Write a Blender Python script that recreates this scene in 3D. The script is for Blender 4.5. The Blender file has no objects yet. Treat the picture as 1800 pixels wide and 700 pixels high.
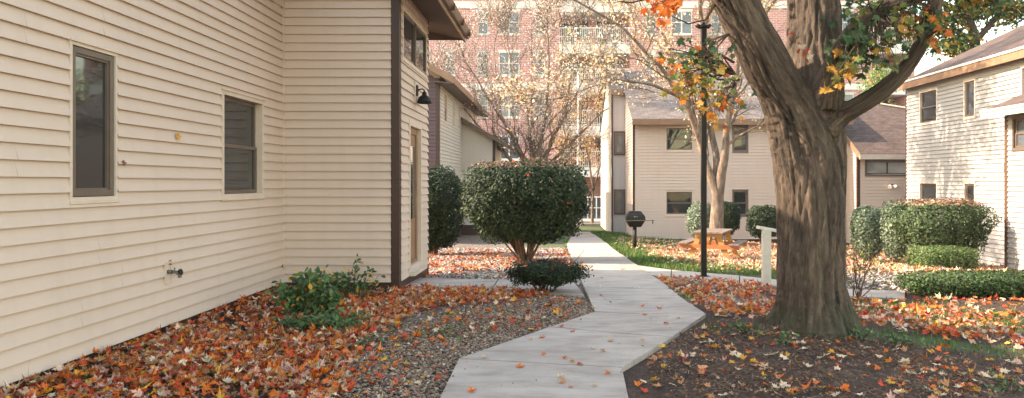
import bpy, math, random
import numpy as np
from mathutils import Vector, Matrix, noise as mnoise
R=math.radians
rnd=random.Random(7); rng=np.random.default_rng(7)
SC=bpy.context.scene
C=SC.collection
F=1200.0; CX=976.0; CY=321.0; H=1.6
# ------------------------------------------------------------ layout helpers
def smooth(a,b,x):
    t=np.clip((x-a)/(b-a),0,1); return t*t*(3-2*t)
TREE=(2.68,7.09)
def gz(x,y):
    x=np.asarray(x,float); y=np.asarray(y,float)
    b=np.interp(y,[-20,8,11,14,17,20,28,50,60,300],[0,0,-.04,-.13,-.26,-.4,-.6,-1.3,-1.4,-2.5])
    b=b+.11*np.exp(-((x-TREE[0])**2+(y-TREE[1])**2)/1.3**2)
    b=b-.14*smooth(2,5,x)*smooth(12,18,y)*(1-smooth(26,34,y))
    b=b-.22*smooth(6,10,x)*smooth(11,17,y)*(1-smooth(30,40,y))
    b=b+.012*np.sin(x*1.7+y*.9)*np.cos(y*1.3-x*.4)*smooth(.5,2,np.abs(x)+.5)
    return b
def P(px,py,Y): return np.array([(px-CX)/F*Y,Y,H+(CY-py)/F*Y])
def Gp(px,py):
    Y=H*F/max(py-CY,8)
    for _ in range(40):
        x=(px-CX)/F*Y
        Y=.5*Y+.5*(H-float(gz(x,Y)))*F/max(py-CY,8)
    x=(px-CX)/F*Y
    return np.array([x,Y,float(gz(x,Y))])
def proj(x,y,z): return CX+x/y*F, CY-(z-H)/y*F
def inpoly(px,py,poly):
    px=np.asarray(px);py=np.asarray(py);r=np.zeros(px.shape,bool);n=len(poly)
    for i in range(n):
        x1,y1=poly[i];x2,y2=poly[(i+1)%n]
        c=((y1>py)!=(y2>py))&(px<(x2-x1)*(py-y1)/((y2-y1) if y2!=y1 else 1e-9)+x1)
        r^=c
    return r
# ------------------------------------------------------------ objects
ORG={}
def empty(name,loc=(0,0,0),rz=0):
    o=bpy.data.objects.new(name,None); C.objects.link(o); o.location=loc; o.rotation_euler=(0,0,rz); o.empty_display_size=.2
    ORG[o.name]=np.array(loc,float) if rz==0 else np.zeros(3)
    return o
def tag(o,label=None,cat=None,group=None,kind=None):
    if label:o['label']=label
    if cat:o['category']=cat
    if group:o['group']=group
    if kind:o['kind']=kind
    return o
def link_mesh(name,me,mat,parent=None,origin=None):
    o=bpy.data.objects.new(name,me); C.objects.link(o)
    if mat is not None: me.materials.append(mat)
    if parent is not None:
        o.parent=parent; ORG[o.name]=ORG[parent.name]
    else: ORG[o.name]=np.zeros(3) if origin is None else np.array(origin,float); o.location=ORG[o.name]
    return o
def np_mesh(name,V,Fa,mat,parent=None,col=None,smoothf=False,origin=None):
    """V (n,3) world; Fa (m,k)"""
    V=np.asarray(V,float); Fa=np.asarray(Fa,int)
    org=ORG[parent.name] if parent is not None else (np.zeros(3) if origin is None else np.array(origin,float))
    V=V-org
    me=bpy.data.meshes.new(name); me.vertices.add(len(V)); me.vertices.foreach_set('co',V.ravel())
    m,k=Fa.shape; me.loops.add(m*k); me.loops.foreach_set('vertex_index',Fa.ravel())
    me.polygons.add(m); me.polygons.foreach_set('loop_start',np.arange(m)*k); me.polygons.foreach_set('loop_total',np.full(m,k))
    if smoothf: me.polygons.foreach_set('use_smooth',np.ones(m,bool))
    me.update(); 
    if col is not None:
        a=me.color_attributes.new('col','FLOAT_COLOR','POINT')
        c=np.ones((len(V),4)); c[:,:3]=col; a.data.foreach_set('color',c.ravel())
    return link_mesh(name,me,mat,parent,origin)
class MB:
    def __init__(s): s.v=[]; s.f=[]; s.sm=[]
    def quad(s,a,b,c,d):
        n=len(s.v); s.v+= [tuple(a),tuple(b),tuple(c),tuple(d)]; s.f.append((n,n+1,n+2,n+3)); s.sm.append(False)
    def poly(s,pts):
        n=len(s.v); s.v+=[tuple(p) for p in pts]; s.f.append(tuple(range(n,n+len(pts)))); s.sm.append(False)
    def hexa(s,p):
        n=len(s.v); s.v+=[tuple(q) for q in p]
        for f in ((0,3,2,1),(4,5,6,7),(0,1,5,4),(1,2,6,5),(2,3,7,6),(3,0,4,7)): s.f.append(tuple(n+i for i in f)); s.sm.append(False)
    def box(s,x0,x1,y0,y1,z0,z1,M=None):
        p=[(x0,y0,z0),(x1,y0,z0),(x1,y1,z0),(x0,y1,z0),(x0,y0,z1),(x1,y0,z1),(x1,y1,z1),(x0,y1,z1)]
        if M is not None: p=[tuple(M@Vector(q)) for q in p]
        s.hexa(p)
    def beam(s,a,b,w,h,up=(0,0,1)):
        a=Vector(a);b=Vector(b);d=(b-a).normalized();u=Vector(up); sd=d.cross(u).normalized(); u=sd.cross(d)
        q=[]
        for e in (a,b):
            for i,j in ((-1,-1),(1,-1),(1,1),(-1,1)): q.append(e+sd*(i*w/2)+u*(j*h/2))
        s.hexa(q)
    def prism(s,prof,a,b):
        """prof list of 3d pts at a-plane; extrude by vector"""
        n=len(s.v);k=len(prof); s.v+=[tuple(p) for p in prof]; d=np.array(b)-np.array(a); s.v+=[tuple(np.array(p)+d) for p in prof]
        s.f.append(tuple(range(n,n+k))[::-1]); s.f.append(tuple(range(n+k,n+2*k))); s.sm+=[False,False]
        for i in range(k):
            j=(i+1)%k; s.f.append((n+i,n+j,n+k+j,n+k+i)); s.sm.append(False)
    def tube(s,pts,rad,sides=8,cap=True):
        pts=[np.asarray(p,float) for p in pts]; n0=len(s.v); m=len(pts)
        t0=pts[1]-pts[0]; t0/=np.linalg.norm(t0)+1e-12
        ref=np.array([0,0,1.]) if abs(t0[2])<.9 else np.array([1.,0,0])
        u=np.cross(t0,ref);u/=np.linalg.norm(u)
        for i in range(m):
            t=pts[min(i+1,m-1)]-pts[max(i-1,0)]; t=t/(np.linalg.norm(t)+1e-12)
            u=u-t*np.dot(u,t); u/=np.linalg.norm(u)+1e-12; w=np.cross(t,u)
            r=rad[i] if hasattr(rad,'__len__') else rad
            for k in range(sides):
                a=2*math.pi*k/sides; q=pts[i]+r*(math.cos(a)*u+math.sin(a)*w); s.v.append((q[0],q[1],q[2]))
        for i in range(m-1):
            for k in range(sides):
                a=n0+i*sides+k;b=n0+i*sides+(k+1)%sides; s.f.append((a,b,b+sides,a+sides)); s.sm.append(True)
        if cap:
            s.f.append(tuple(n0+k for k in range(sides))[::-1]); s.f.append(tuple(n0+(m-1)*sides+k for k in range(sides))); s.sm+=[False,False]
    def lathe(s,prof,cx,cy,sides=20):
        n0=len(s.v)
        for r,z in prof:
            for k in range(sides):
                a=2*math.pi*k/sides; s.v.append((cx+r*math.cos(a),cy+r*math.sin(a),z))
        for i in range(len(prof)-1):
            for k in range(sides):
                a=n0+i*sides+k;b=n0+i*sides+(k+1)%sides; s.f.append((a,b,b+sides,a+sides)); s.sm.append(True)
    def build(s,name,mat,parent=None,origin=None,bevel=0):
        org=ORG[parent.name] if parent is not None else (np.zeros(3) if origin is None else np.array(origin,float))
        me=bpy.data.meshes.new(name); v=np.array(s.v)-org
        me.from_pydata(v.tolist(),[],s.f); me.polygons.foreach_set('use_smooth',s.sm); me.update()
        o=link_mesh(name,me,mat,parent,origin)
        if bevel:
            b=o.modifiers.new('bevel','BEVEL'); b.width=bevel; b.segments=2; b.limit_method='ANGLE'
        return o
# ------------------------------------------------------------ materials
def newmat(name):
    m=bpy.data.materials.new(name); m.use_nodes=True; nt=m.node_tree; b=nt.nodes['Principled BSDF']; return m,nt,b
def N(nt,t,**k):
    n=nt.nodes.new(t)
    for a,b in k.items(): setattr(n,a,b)
    return n
def ramp(nt,src,stops):
    r=N(nt,'ShaderNodeValToRGB'); cr=r.color_ramp
    while len(cr.elements)<len(stops): cr.elements.new(.5)
    for e,(p,c) in zip(cr.elements,stops): e.position=p; e.color=(*c,1) if len(c)==3 else c
    nt.links.new(src,r.inputs[0]); return r.outputs[0]
def coords(nt,scale=(1,1,1),kind='Object'):
    t=N(nt,'ShaderNodeTexCoord'); mp=N(nt,'ShaderNodeMapping'); mp.inputs['Scale'].default_value=scale
    nt.links.new(t.outputs[kind],mp.inputs[0]); return mp.outputs[0]
def noise(nt,vec,scale,detail=6,rough=.6,out='Fac'):
    n=N(nt,'ShaderNodeTexNoise'); n.inputs['Scale'].default_value=scale; n.inputs['Detail'].default_value=detail; n.inputs['Roughness'].default_value=rough
    nt.links.new(vec,n.inputs['Vector']); return n.outputs[out]
def bump(nt,b,h,strength,dist=.01):
    n=N(nt,'ShaderNodeBump'); n.inputs['Strength'].default_value=strength; n.inputs['Distance'].default_value=dist
    nt.links.new(h,n.inputs['Height']); nt.links.new(n.outputs[0],b.inputs['Normal']); return n
def mix(nt,fac,a,b,mode='MIX'):
    n=N(nt,'ShaderNodeMix',data_type='RGBA',blend_type=mode)
    for s,v in ((n.inputs[0],fac),(n.inputs[6],a),(n.inputs[7],b)):
        if isinstance(v,(int,float)): s.default_value=v
        elif isinstance(v,tuple): s.default_value=(*v,1)
        else: nt.links.new(v,s)
    return n.outputs[2]
def simple(name,c1,c2=None,rough=.6,scale=8,stretch=(1,1,1),bstr=.15,metal=0,bd=.004,detail=6):
    m,nt,b=newmat(name); v=coords(nt,stretch); n=noise(nt,v,scale,detail)
    c2=c2 or tuple(x*.8 for x in c1)
    nt.links.new(ramp(nt,n,[(.3,c2),(.7,c1)]),b.inputs['Base Color']); b.inputs['Roughness'].default_value=rough; b.inputs['Metallic'].default_value=metal
    if bstr: bump(nt,b,noise(nt,v,scale*6,4),bstr,bd)
    return m
def siding_mat(name,c,dirt=.17):
    m,nt,b=newmat(name)
    v=coords(nt,(1,1,1)); big=noise(nt,v,.7,3); vs=coords(nt,(1.2,1.2,14)); st=noise(nt,vs,2.2,5)
    a=mix(nt,st,tuple(x*.90 for x in c),c)
    vd=coords(nt,(6,6,.5)); drip=ramp(nt,noise(nt,vd,1.2,5),[(.5,(0,0,0)),(.75,(1,1,1))])
    a2=mix(nt,big,tuple(x*(1-dirt) for x in c),tuple(min(1,x*1.06) for x in c))
    cc=mix(nt,.5,a,a2)
    w=N(nt,'ShaderNodeMath',operation='MULTIPLY'); w.inputs[1].default_value=dirt; nt.links.new(drip,w.inputs[0])
    cc=mix(nt,w.outputs[0],cc,tuple(x*.62 for x in c))
    nt.links.new(cc,b.inputs['Base Color']); b.inputs['Roughness'].default_value=.55
    bump(nt,b,noise(nt,coords(nt,(3,3,60)),3,4),.12,.003)
    return m
M={}
M['siding']=siding_mat('cream_vinyl',(.635,.50,.43))
M['siding_white']=siding_mat('pale_vinyl',(.56,.51,.46))
M['siding_brown']=siding_mat('brown_vinyl',(.10,.052,.055))
M['siding_sunny']=siding_mat('sunlit_house_vinyl',(.375,.355,.345),.2)
M['trim']=simple('cream_trim',(.66,.545,.46),(.57,.46,.385),.5,5,bstr=.05)
M['brown']=simple('brown_board',(.062,.028,.021),(.045,.02,.016),.55,6,(1,1,.2))
M['fascia']=simple('fascia_wood',(.30,.17,.10),(.22,.12,.075),.6,4)
M['sash']=simple('bronze_sash',(.15,.11,.088),(.12,.085,.07),.4,6,bstr=.03)
M['dkbrown']=simple('dark_bronze',(.07,.045,.035),None,.4,6,bstr=.03)
M['white']=simple('white_paint',(.78,.76,.72),(.68,.65,.6),.5,6)
M['rail_white']=simple('painted_rail',(.62,.56,.50),(.5,.45,.4),.55,9)
M['soffit']=simple('brown_soffit',(.13,.085,.062),(.10,.065,.05),.6,5)
M['gutter']=simple('brown_gutter',(.14,.075,.05),(.10,.052,.036),.3,6,bstr=.04)
M['black']=simple('black_metal',(.012,.011,.011),(.02,.018,.016),.42,12,bstr=.05)
M['black'].node_tree.nodes['Principled BSDF'].inputs['Specular IOR Level'].default_value=.2
M['steel']=simple('worn_steel',(.28,.26,.23),(.12,.1,.09),.45,30,metal=.7,bstr=.1)
M['table_wood']=simple('orange_stained_wood',(.52,.27,.095),(.40,.19,.065),.55,5,(1,12,12),.3)
M['bench_wood']=simple('red_stained_wood',(.50,.17,.06),(.40,.12,.045),.55,5,(1,12,12),.3)
M['greyplank']=simple('weathered_plank',(.24,.17,.14),(.16,.11,.09),.7,5,(1,12,12),.3)
M['vert']=simple('lilac_panel',(.50,.45,.44),(.43,.385,.38),.6,2,(6,6,.3),.1)
M['concrete_trim']=simple('pale_stone_band',(.75,.70,.66),(.62,.58,.55),.7,1)
def glass_mat(name,c=(.018,.02,.022),rough=.03):
    m,nt,b=newmat(name); v=coords(nt); n=noise(nt,v,.9,2)
    nt.links.new(ramp(nt,n,[(.35,c),(.7,tuple(x*2.4 for x in c))]),b.inputs['Base Color'])
    b.inputs['Roughness'].default_value=rough; b.inputs['IOR'].default_value=1.55; b.inputs['Specular IOR Level'].default_value=.7
    bump(nt,b,noise(nt,v,.8,1),.06,.02)
    return m
M['glass']=glass_mat('window_glass'); M['glass_far']=glass_mat('far_window_glass',(.05,.055,.065),.12)
M['glass_pale']=glass_mat('curtained_glass',(.25,.25,.25),.08)
def roof_mat(name,c1,c2):
    m,nt,b=newmat(name); t=N(nt,'ShaderNodeTexCoord'); mp=N(nt,'ShaderNodeMapping'); nt.links.new(t.outputs['UV'],mp.inputs[0])
    br=N(nt,'ShaderNodeTexBrick'); br.inputs['Scale'].default_value=1; br.inputs['Brick Width'].default_value=.3; br.inputs['Row Height'].default_value=.14
    br.inputs['Mortar Size'].default_value=.008; br.inputs['Color1'].default_value=(*c1,1); br.inputs['Color2'].default_value=(*c2,1); br.inputs['Mortar'].default_value=(*(x*.4 for x in c2),1)
    nt.links.new(mp.outputs[0],br.inputs['Vector'])
    n=noise(nt,mp.outputs[0],3.0,8,.75); cc=mix(nt,.75,br.outputs['Color'],ramp(nt,n,[(.35,(.35,.3,.3)),(.65,(1,1,1))]),'MULTIPLY')
    nt.links.new(cc,b.inputs['Base Color']); b.inputs['Roughness'].default_value=.9
    bump(nt,b,br.outputs['Fac'],-.6,.01); return m
M['roof']=roof_mat('brown_shingles',(.165,.105,.088),(.105,.068,.058)); M['roof_grey']=roof_mat('grey_shingles',(.25,.205,.19),(.17,.14,.13))
def brick_mat():
    m,nt,b=newmat('red_brick'); v=coords(nt,(1,1,1),'UV')
    br=N(nt,'ShaderNodeTexBrick'); br.inputs['Scale'].default_value=1; br.inputs['Brick Width'].default_value=.4; br.inputs['Row Height'].default_value=.13; br.inputs['Mortar Size'].default_value=.016
    br.inputs['Color1'].default_value=(.53,.225,.20,1); br.inputs['Color2'].default_value=(.43,.17,.155,1); br.inputs['Mortar'].default_value=(.64,.52,.50,1)
    nt.links.new(v,br.inputs['Vector']); n=noise(nt,v,.5,5)
    nt.links.new(mix(nt,.35,br.outputs['Color'],ramp(nt,n,[(.3,(.7,.6,.6)),(.7,(1,1,1))]),'MULTIPLY'),b.inputs['Base Color']); b.inputs['Roughness'].default_value=.85
    return m
M['brick']=brick_mat()
def concrete_mat():
    m,nt,b=newmat('path_concrete'); v=coords(nt); n1=noise(nt,v,.9,5,.65); n2=noise(nt,v,60,3); n3=noise(nt,coords(nt,(1,3,1)),1.6,7,.7)
    a=ramp(nt,n1,[(.3,(.40,.33,.29)),(.7,(.56,.475,.42))]); a=mix(nt,.6,a,ramp(nt,n3,[(.32,(.42,.37,.34)),(.5,(.85,.82,.8)),(.62,(1,1,1))]),'MULTIPLY')
    a=mix(nt,.2,a,ramp(nt,n2,[(.3,(.5,.5,.5)),(.7,(1,1,1))]),'MULTIPLY')
    nt.links.new(a,b.inputs['Base Color']); b.inputs['Roughness'].default_value=.8; bump(nt,b,n2,.25,.004); return m
M['concrete']=concrete_mat()
def leaf_mat(name,trans=.35,rough=.55,var=.25):
    m,nt,b=newmat(name); at=N(nt,'ShaderNodeAttribute',attribute_name='col'); v=coords(nt); n=noise(nt,v,45,3)
    cc=mix(nt,var,at.outputs['Color'],ramp(nt,n,[(.3,(.45,.40,.35)),(.65,(1,1,1))]),'MULTIPLY')
    nt.links.new(cc,b.inputs['Base Color']); b.inputs['Roughness'].default_value=rough; b.inputs['Specular IOR Level'].default_value=.35
    tr=N(nt,'ShaderNodeBsdfTranslucent'); nt.links.new(cc,tr.inputs[0]); ms=N(nt,'ShaderNodeMixShader'); ms.inputs[0].default_value=trans
    nt.links.new(b.outputs[0],ms.inputs[1]); nt.links.new(tr.outputs[0],ms.inputs[2]); nt.links.new(ms.outputs[0],nt.nodes['Material Output'].inputs[0]); return m
M['leaf']=leaf_mat('autumn_leaf',.3); M['litter']=leaf_mat('fallen_leaf',.12,.65,.5); M['foliage']=leaf_mat('bush_leaf',.18,.58,.15); M['stone']=leaf_mat('pebble',0,.75,.35)
M['blade']=leaf_mat('grass_blade',.3,.6,.1)
def bark_mat(name,c1,c2,c3,attr=True,moss=True):
    m,nt,b=newmat(name)
    if attr:
        at=N(nt,'ShaderNodeAttribute',attribute_name='bark'); v=at.outputs['Vector']
    else: v=coords(nt,(1,1,.25))
    n1=noise(nt,v,12,9,.75); n2=noise(nt,v,40,8,.8); n3=noise(nt,v,1.3,4)
    a=ramp(nt,n1,[(.34,c3),(.5,c2),(.68,c1)]); a=mix(nt,.6,a,ramp(nt,n2,[(.35,(.35,.32,.3)),(.62,(1.25,1.2,1.15))]),'MULTIPLY')
    a=mix(nt,.6,a,ramp(nt,n3,[(.35,(.55,.5,.46)),(.65,(1.2,1.1,1.0))]),'MULTIPLY')
    if moss:
        mn=noise(nt,v,2.2,6,.7); a=mix(nt,ramp(nt,mn,[(.60,(0,0,0)),(.74,(.5,.5,.5))]),a,(.055,.065,.025))
    if attr:
        oc=coords(nt,(1,1,1)); sx=N(nt,'ShaderNodeSeparateXYZ'); nt.links.new(oc,sx.inputs[0]); ad0=N(nt,'ShaderNodeMath',operation='MULTIPLY_ADD'); nt.links.new(noise(nt,oc,5,5),ad0.inputs[0]); ad0.inputs[1].default_value=-.9; mz=N(nt,'ShaderNodeMath',operation='ADD'); mz.inputs[1].default_value=.30; nt.links.new(sx.outputs[2],mz.inputs[0]); nt.links.new(mz.outputs[0],ad0.inputs[2])
        a=mix(nt,ramp(nt,ad0.outputs[0],[(.0,(0,0,0))]) if False else ramp(nt,ad0.outputs[0],[(.0,(.55,.55,.55)),(.10,(0,0,0))]),a,(.035,.045,.018))
    nt.links.new(a,b.inputs['Base Color']); b.inputs['Roughness'].default_value=.88
    ad=N(nt,'ShaderNodeMath',operation='ADD'); nt.links.new(n1,ad.inputs[0]); nt.links.new(n2,ad.inputs[1])
    bump(nt,b,ad.outputs[0],.9,.03 if attr else .01); return m
M['bark']=bark_mat('maple_bark',(.27,.20,.155),(.13,.094,.072),(.016,.011,.008))
M['bark_pale']=bark_mat('grey_bark',(.42,.34,.28),(.23,.17,.135),(.07,.05,.04),False,False)
M['bark_dark']=bark_mat('twig_bark',(.10,.065,.045),(.07,.045,.03),(.035,.022,.016),False,False)
def ground_mat():
    m,nt,b=newmat('yard_ground'); at=N(nt,'ShaderNodeAttribute',attribute_name='col'); sp=N(nt,'ShaderNodeSeparateColor'); nt.links.new(at.outputs['Color'],sp.inputs[0])
    v=coords(nt)
    vo=N(nt,'ShaderNodeTexVoronoi'); vo.inputs['Scale'].default_value=48; nt.links.new(v,vo.inputs['Vector'])
    sc=N(nt,'ShaderNodeSeparateColor'); nt.links.new(vo.outputs['Color'],sc.inputs[0])
    grav=ramp(nt,sc.outputs[0],[(.05,(.09,.062,.048)),(.35,(.20,.145,.115)),(.7,(.32,.25,.205)),(.95,(.5,.42,.37))])
    grav=mix(nt,.8,grav,ramp(nt,vo.outputs['Distance'],[(.3,(1,1,1)),(.75,(.25,.22,.2))]),'MULTIPLY')
    n1=noise(nt,v,2.2,8,.7); n2=noise(nt,v,35,8,.8)
    mul=ramp(nt,n1,[(.3,(.034,.019,.014)),(.55,(.080,.047,.034)),(.75,(.15,.092,.065))]); mul=mix(nt,.8,mul,ramp(nt,n2,[(.35,(.25,.2,.2)),(.65,(1.5,1.4,1.3))]),'MULTIPLY')
    gr=ramp(nt,n2,[(.3,(.025,.04,.012)),(.6,(.07,.11,.03)),(.8,(.13,.16,.06))])
    a=mix(nt,sp.outputs[0],mul,grav); a=mix(nt,sp.outputs[1],a,gr); 
    nt.links.new(a,b.inputs['Base Color']); b.inputs['Roughness'].default_value=.95
    ad=N(nt,'ShaderNodeMath',operation='SUBTRACT'); nt.links.new(n2,ad.inputs[0]); nt.links.new(vo.outputs['Distance'],ad.inputs[1])
    bump(nt,b,ad.outputs[0],.8,.02); return m
M['ground']=ground_mat()
# ------------------------------------------------------------ leaves
def maple_template(full=True):
    if full:
        o=[(0,-.42),(.10,-.22),(.36,-.36),(.30,-.18),(.50,-.08),(.36,.02),(.62,.22),(.44,.24),(.42,.40),(.24,.28),(.16,.34),(.20,.52),(.09,.56),(0,.82)]
    else:
        o=[(0,-.3),(.38,-.34),(.34,-.05),(.60,.22),(.22,.28),(.14,.50),(0,.8)]
    L=[(-x,y) for x,y in o[::-1][1:-1]]
    pts=o+L
    V=[(0,.02,0)]+[(x,y,0) for x,y in pts]; n=len(pts)
    Fc=[(0,1+i,1+(i+1)%n) for i in range(n)]
    if full:
        k=len(V); V+=[(-.012,-.4,.0),(.012,-.4,.0),(.03,-.95,.10)]; Fc.append((k,k+1,k+2))
    return np.array(V,float),np.array(Fc)
MT=maple_template(True); MS=maple_template(False)
OV=(np.array([(0,-.5,0),(.26,-.08,.04),(.2,.25,.03),(0,.5,0),(-.2,.25,.03),(-.26,-.08,.04)],float),np.array([(0,1,2),(0,2,3),(0,3,4),(0,4,5)]))
def frames(nrm,spin):
    nrm=nrm/np.linalg.norm(nrm,axis=1,keepdims=True); ref=np.where(np.abs(nrm[:,2:3])<.95,np.array([[0,0,1.]]),np.array([[1.,0,0]]))
    u=np.cross(ref,nrm);u/=np.linalg.norm(u,axis=1,keepdims=True); w=np.cross(nrm,u)
    c=np.cos(spin)[:,None];s=np.sin(spin)[:,None]
    return c*u+s*w, -s*u+c*w, nrm
def leaves_geo(tpl,pos,nrm,size,spin,col,curl,rs=rng,fold=None):
    T,Fc=tpl; n=len(pos); k=len(T)
    a,b,c=frames(nrm,spin)
    tx=np.tile(T[None],(n,1,1)); asp=rs.uniform(.8,1.15,(n,1)); tx[:,:,0]*=asp
    r2=tx[:,:,0]**2+tx[:,:,1]**2
    z=tx[:,:,2]+curl[:,None]*r2+ (rs.normal(0,.35,(n,1))*tx[:,:,0]*tx[:,:,1]) + np.abs(tx[:,:,0])*rs.normal(.1,.35,(n,1)) + rs.normal(0,.05,(n,k))*(r2>.05)
    z+= tx[:,:,1]**2*rs.normal(0,.35,(n,1))
    s=size[:,None,None]
    V=pos[:,None,:]+s*(tx[:,:,0:1]*a[:,None,:]+tx[:,:,1:2]*b[:,None,:]+z[:,:,None]*c[:,None,:])
    Fa=(Fc[None]+np.arange(n)[:,None,None]*k).reshape(-1,3)
    cv=np.repeat(col,k,axis=0)*np.clip(rs.normal(1,.10,(n*k,1)),.6,1.4)
    return V.reshape(-1,3),Fa,np.clip(cv,0,1)
def pal(cols,w,n,jit=.14,rs=rng):
    cols=np.array(cols,float); w=np.array(w,float);w/=w.sum(); i=rs.choice(len(cols),n,p=w)
    return np.clip(cols[i]*np.exp(rs.normal(0,jit,(n,1)))*np.exp(rs.normal(0,jit*.4,(n,3))),0,1)
ORANGE=(.76,.185,.035); RED=(.62,.075,.03); YEL=(.78,.40,.06); CREAM=(.74,.56,.40); TAN=(.56,.26,.13); PINK=(.70,.38,.29); BRN=(.22,.085,.045); DGREEN=(.035,.065,.025); LGREEN=(.16,.20,.05); PALEY=(.72,.52,.25)
LIT=[ORANGE,RED,YEL,CREAM,TAN,PINK,BRN,DGREEN]; LITW=[.31,.15,.06,.16,.13,.12,.06,.01]
# ------------------------------------------------------------ walls
class Wall:
    def __init__(s,o,u):
        s.o=np.array(o,float);s.u=np.array(u,float);s.n=np.cross(s.u,[0,0,1.])
    def p(s,a,z,d): return s.o+s.u*a+s.n*d+np.array([0,0,z])
    def box(s,mb,a0,a1,z0,z1,d0,d1):
        mb.hexa([s.p(a0,z0,d0),s.p(a0,z0,d1),s.p(a1,z0,d1),s.p(a1,z0,d0),s.p(a0,z1,d0),s.p(a0,z1,d1),s.p(a1,z1,d1),s.p(a1,z1,d0)][::1])
def siding(mb,W,s0,s1,z0,z1,holes=(),lim=None,ex=.127,db=.031,dt=.001):
    k=0; rj=random.Random(int(abs(s0*31+z0*17)*10)+5); sm=[]
    while z0+k*ex<z1-1e-4:
        za=z0+k*ex; zb=min(za+ex,z1); k+=1
        edges=sorted({s0,s1,*[h[0] for h in holes],*[h[1] for h in holes]}); edges=[e for e in edges if s0-1e-6<=e<=s1+1e-6]
        if (k-1)%2==0: sm=[s0+rj.uniform(.3,3.4)]
        while (k-1)%2==0 and sm[-1]+3.66<s1: sm.append(sm[-1]+3.66)
        edges=sorted(edges+[q for q in sm if s0<q<s1])
        jd0=rj.uniform(-.0012,.0012); zj=rj.uniform(-.0012,.0012)
        for a,b in zip(edges[:-1],edges[1:]):
            jd=jd0+.0022*(sum(q<=a+1e-6 for q in sm)%2)
            segs=[(za,zb)]
            for h in holes:
                if h[0]<(a+b)/2<h[1]:
                    ns=[]
                    for p,q in segs:
                        if h[3]<=p or h[2]>=q: ns.append((p,q)); continue
                        if h[2]>p: ns.append((p,h[2]))
                        if h[3]<q: ns.append((h[3],q))
                    segs=ns
            for p,q in segs:
                if q-p<1e-4: continue
                fp=(p-za)/ex; fq=(q-za)/ex
                dp=db+(dt-db)*fp+jd; dq=db+(dt-db)*fq
                if lim:
                    l0,r0=lim(p); l1,r1=lim(q); a0,b0,a1,b1=max(a,l0),min(b,r0),max(a,l1),min(b,r1)
                    if b0-a0<.005: continue
                    if b1<a1: a1=b1=(a1+b1)/2
                else: a0=a1=a;b0=b1=b
                zz=zj if p==za else 0
                mb.quad(W.p(a0,p+zz,dp),W.p(b0,p+zz,dp),W.p(b1,q,dq),W.p(a1,q,dq))
                if p==za:
                    mb.quad(W.p(a0,p+zz,0),W.p(b0,p+zz,0),W.p(b0,p+zz,dp),W.p(a0,p+zz,dp))
def frame(mb,W,a0,a1,z0,z1,t,d0,d1,tb=None):
    tb=tb or t
    W.box(mb,a0,a0+t,z0,z1,d0,d1); W.box(mb,a1-t,a1,z0,z1,d0,d1)
    W.box(mb,a0+t,a1-t,z0,z0+tb,d0,d1); W.box(mb,a0+t,a1-t,z1-t,z1,d0,d1)
def window(house,W,a0,a1,z0,z1,kind='hung',trim='trim',sash='sash',glass='glass',depth=.06,tt=.045,proud=.028):
    m=MB(); frame(m,W,a0-.004,a1+.004,z0-.004,z1+.004,tt,-depth,proud)
    # drip cap and sill
    W.box(m,a0-.015,a1+.015,z1+.004,z1+.022,.0,proud+.018)
    W.box(m,a0-.012,a1+.012,z0-.03,z0-.004,.0,proud+.012)
    w=m.build('window',M[trim],house)
    A0,A1,Z0,Z1=a0+tt,a1-tt,z0+tt,z1-tt
    s=MB(); e=.002
    ts=.042
    if kind=='hung':
        mid=(Z0+Z1)/2
        frame(s,W,A0+e,A1-e,mid-.02,Z1-e,ts,-depth+.005,-depth+.035); frame(s,W,A0+e,A1-e,Z0+e,mid+.018,ts,-depth+.006,-depth+.055)
        g=[(A0,A1,mid,Z1,-depth+.018),(A0,A1,Z0,mid,-depth+.030)]
    elif kind=='slide':
        mid=(A0+A1)/2
        frame(s,W,A0+e,mid+.02,Z0+e,Z1-e,ts,-depth+.005,-depth+.035); frame(s,W,mid-.02,A1-e,Z0+e,Z1-e,ts,-depth+.006,-depth+.055)
        g=[(A0,mid,Z0,Z1,-depth+.018),(mid,A1,Z0,Z1,-depth+.030)]
    else:
        frame(s,W,A0+e,A1-e,Z0+e,Z1-e,.05,-depth+.005,-depth+.06); frame(s,W,A0+.052,A1-.052,Z0+.052,Z1-.052,.02,-depth+.005,-depth+.045)
        g=[(A0,A1,Z0,Z1,-depth+.025)]
    s.build('sash',M[sash],w)
    for q in g:
        gm=MB(); d=q[4]; gm.quad(W.p(q[0]+.01,q[2]+.01,d),W.p(q[1]-.01,q[2]+.01,d),W.p(q[1]-.01,q[3]-.01,d),W.p(q[0]+.01,q[3]-.01,d)); gm.build('pane',M[glass],w)
    return w
def uvplane(ob,udir,vdir):
    me=ob.data; uv=me.uv_layers.new(name='UVMap'); co=np.empty(len(me.vertices)*3); me.vertices.foreach_get('co',co); co=co.reshape(-1,3)
    li=np.empty(len(me.loops),int); me.loops.foreach_get('vertex_index',li); p=co[li]
    uv.data.foreach_set('uv',np.stack([p@np.array(udir,float),p@np.array(vdir,float)],1).ravel())
def roof_slab(parent,corners,th,mat,name='roof'):
    """corners: eave0, eave1, ridge1, ridge0; slab thickness th downward"""
    c=[np.array(p,float) for p in corners]; mb=MB(); dn=np.array([0,0,-th])
    n=len(c); mb.poly(c); mb.poly([p+dn for p in c][::-1])
    for i in range(n): j=(i+1)%n; mb.quad(c[i],c[i]+dn,c[j]+dn,c[j])
    o=mb.build(name,mat,parent); u=c[1]-c[0];u/=np.linalg.norm(u); v=c[-1]-c[0]; v=v-u*np.dot(u,v); v/=np.linalg.norm(v)
    uvplane(o,u,v); return o
HO=[]
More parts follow.
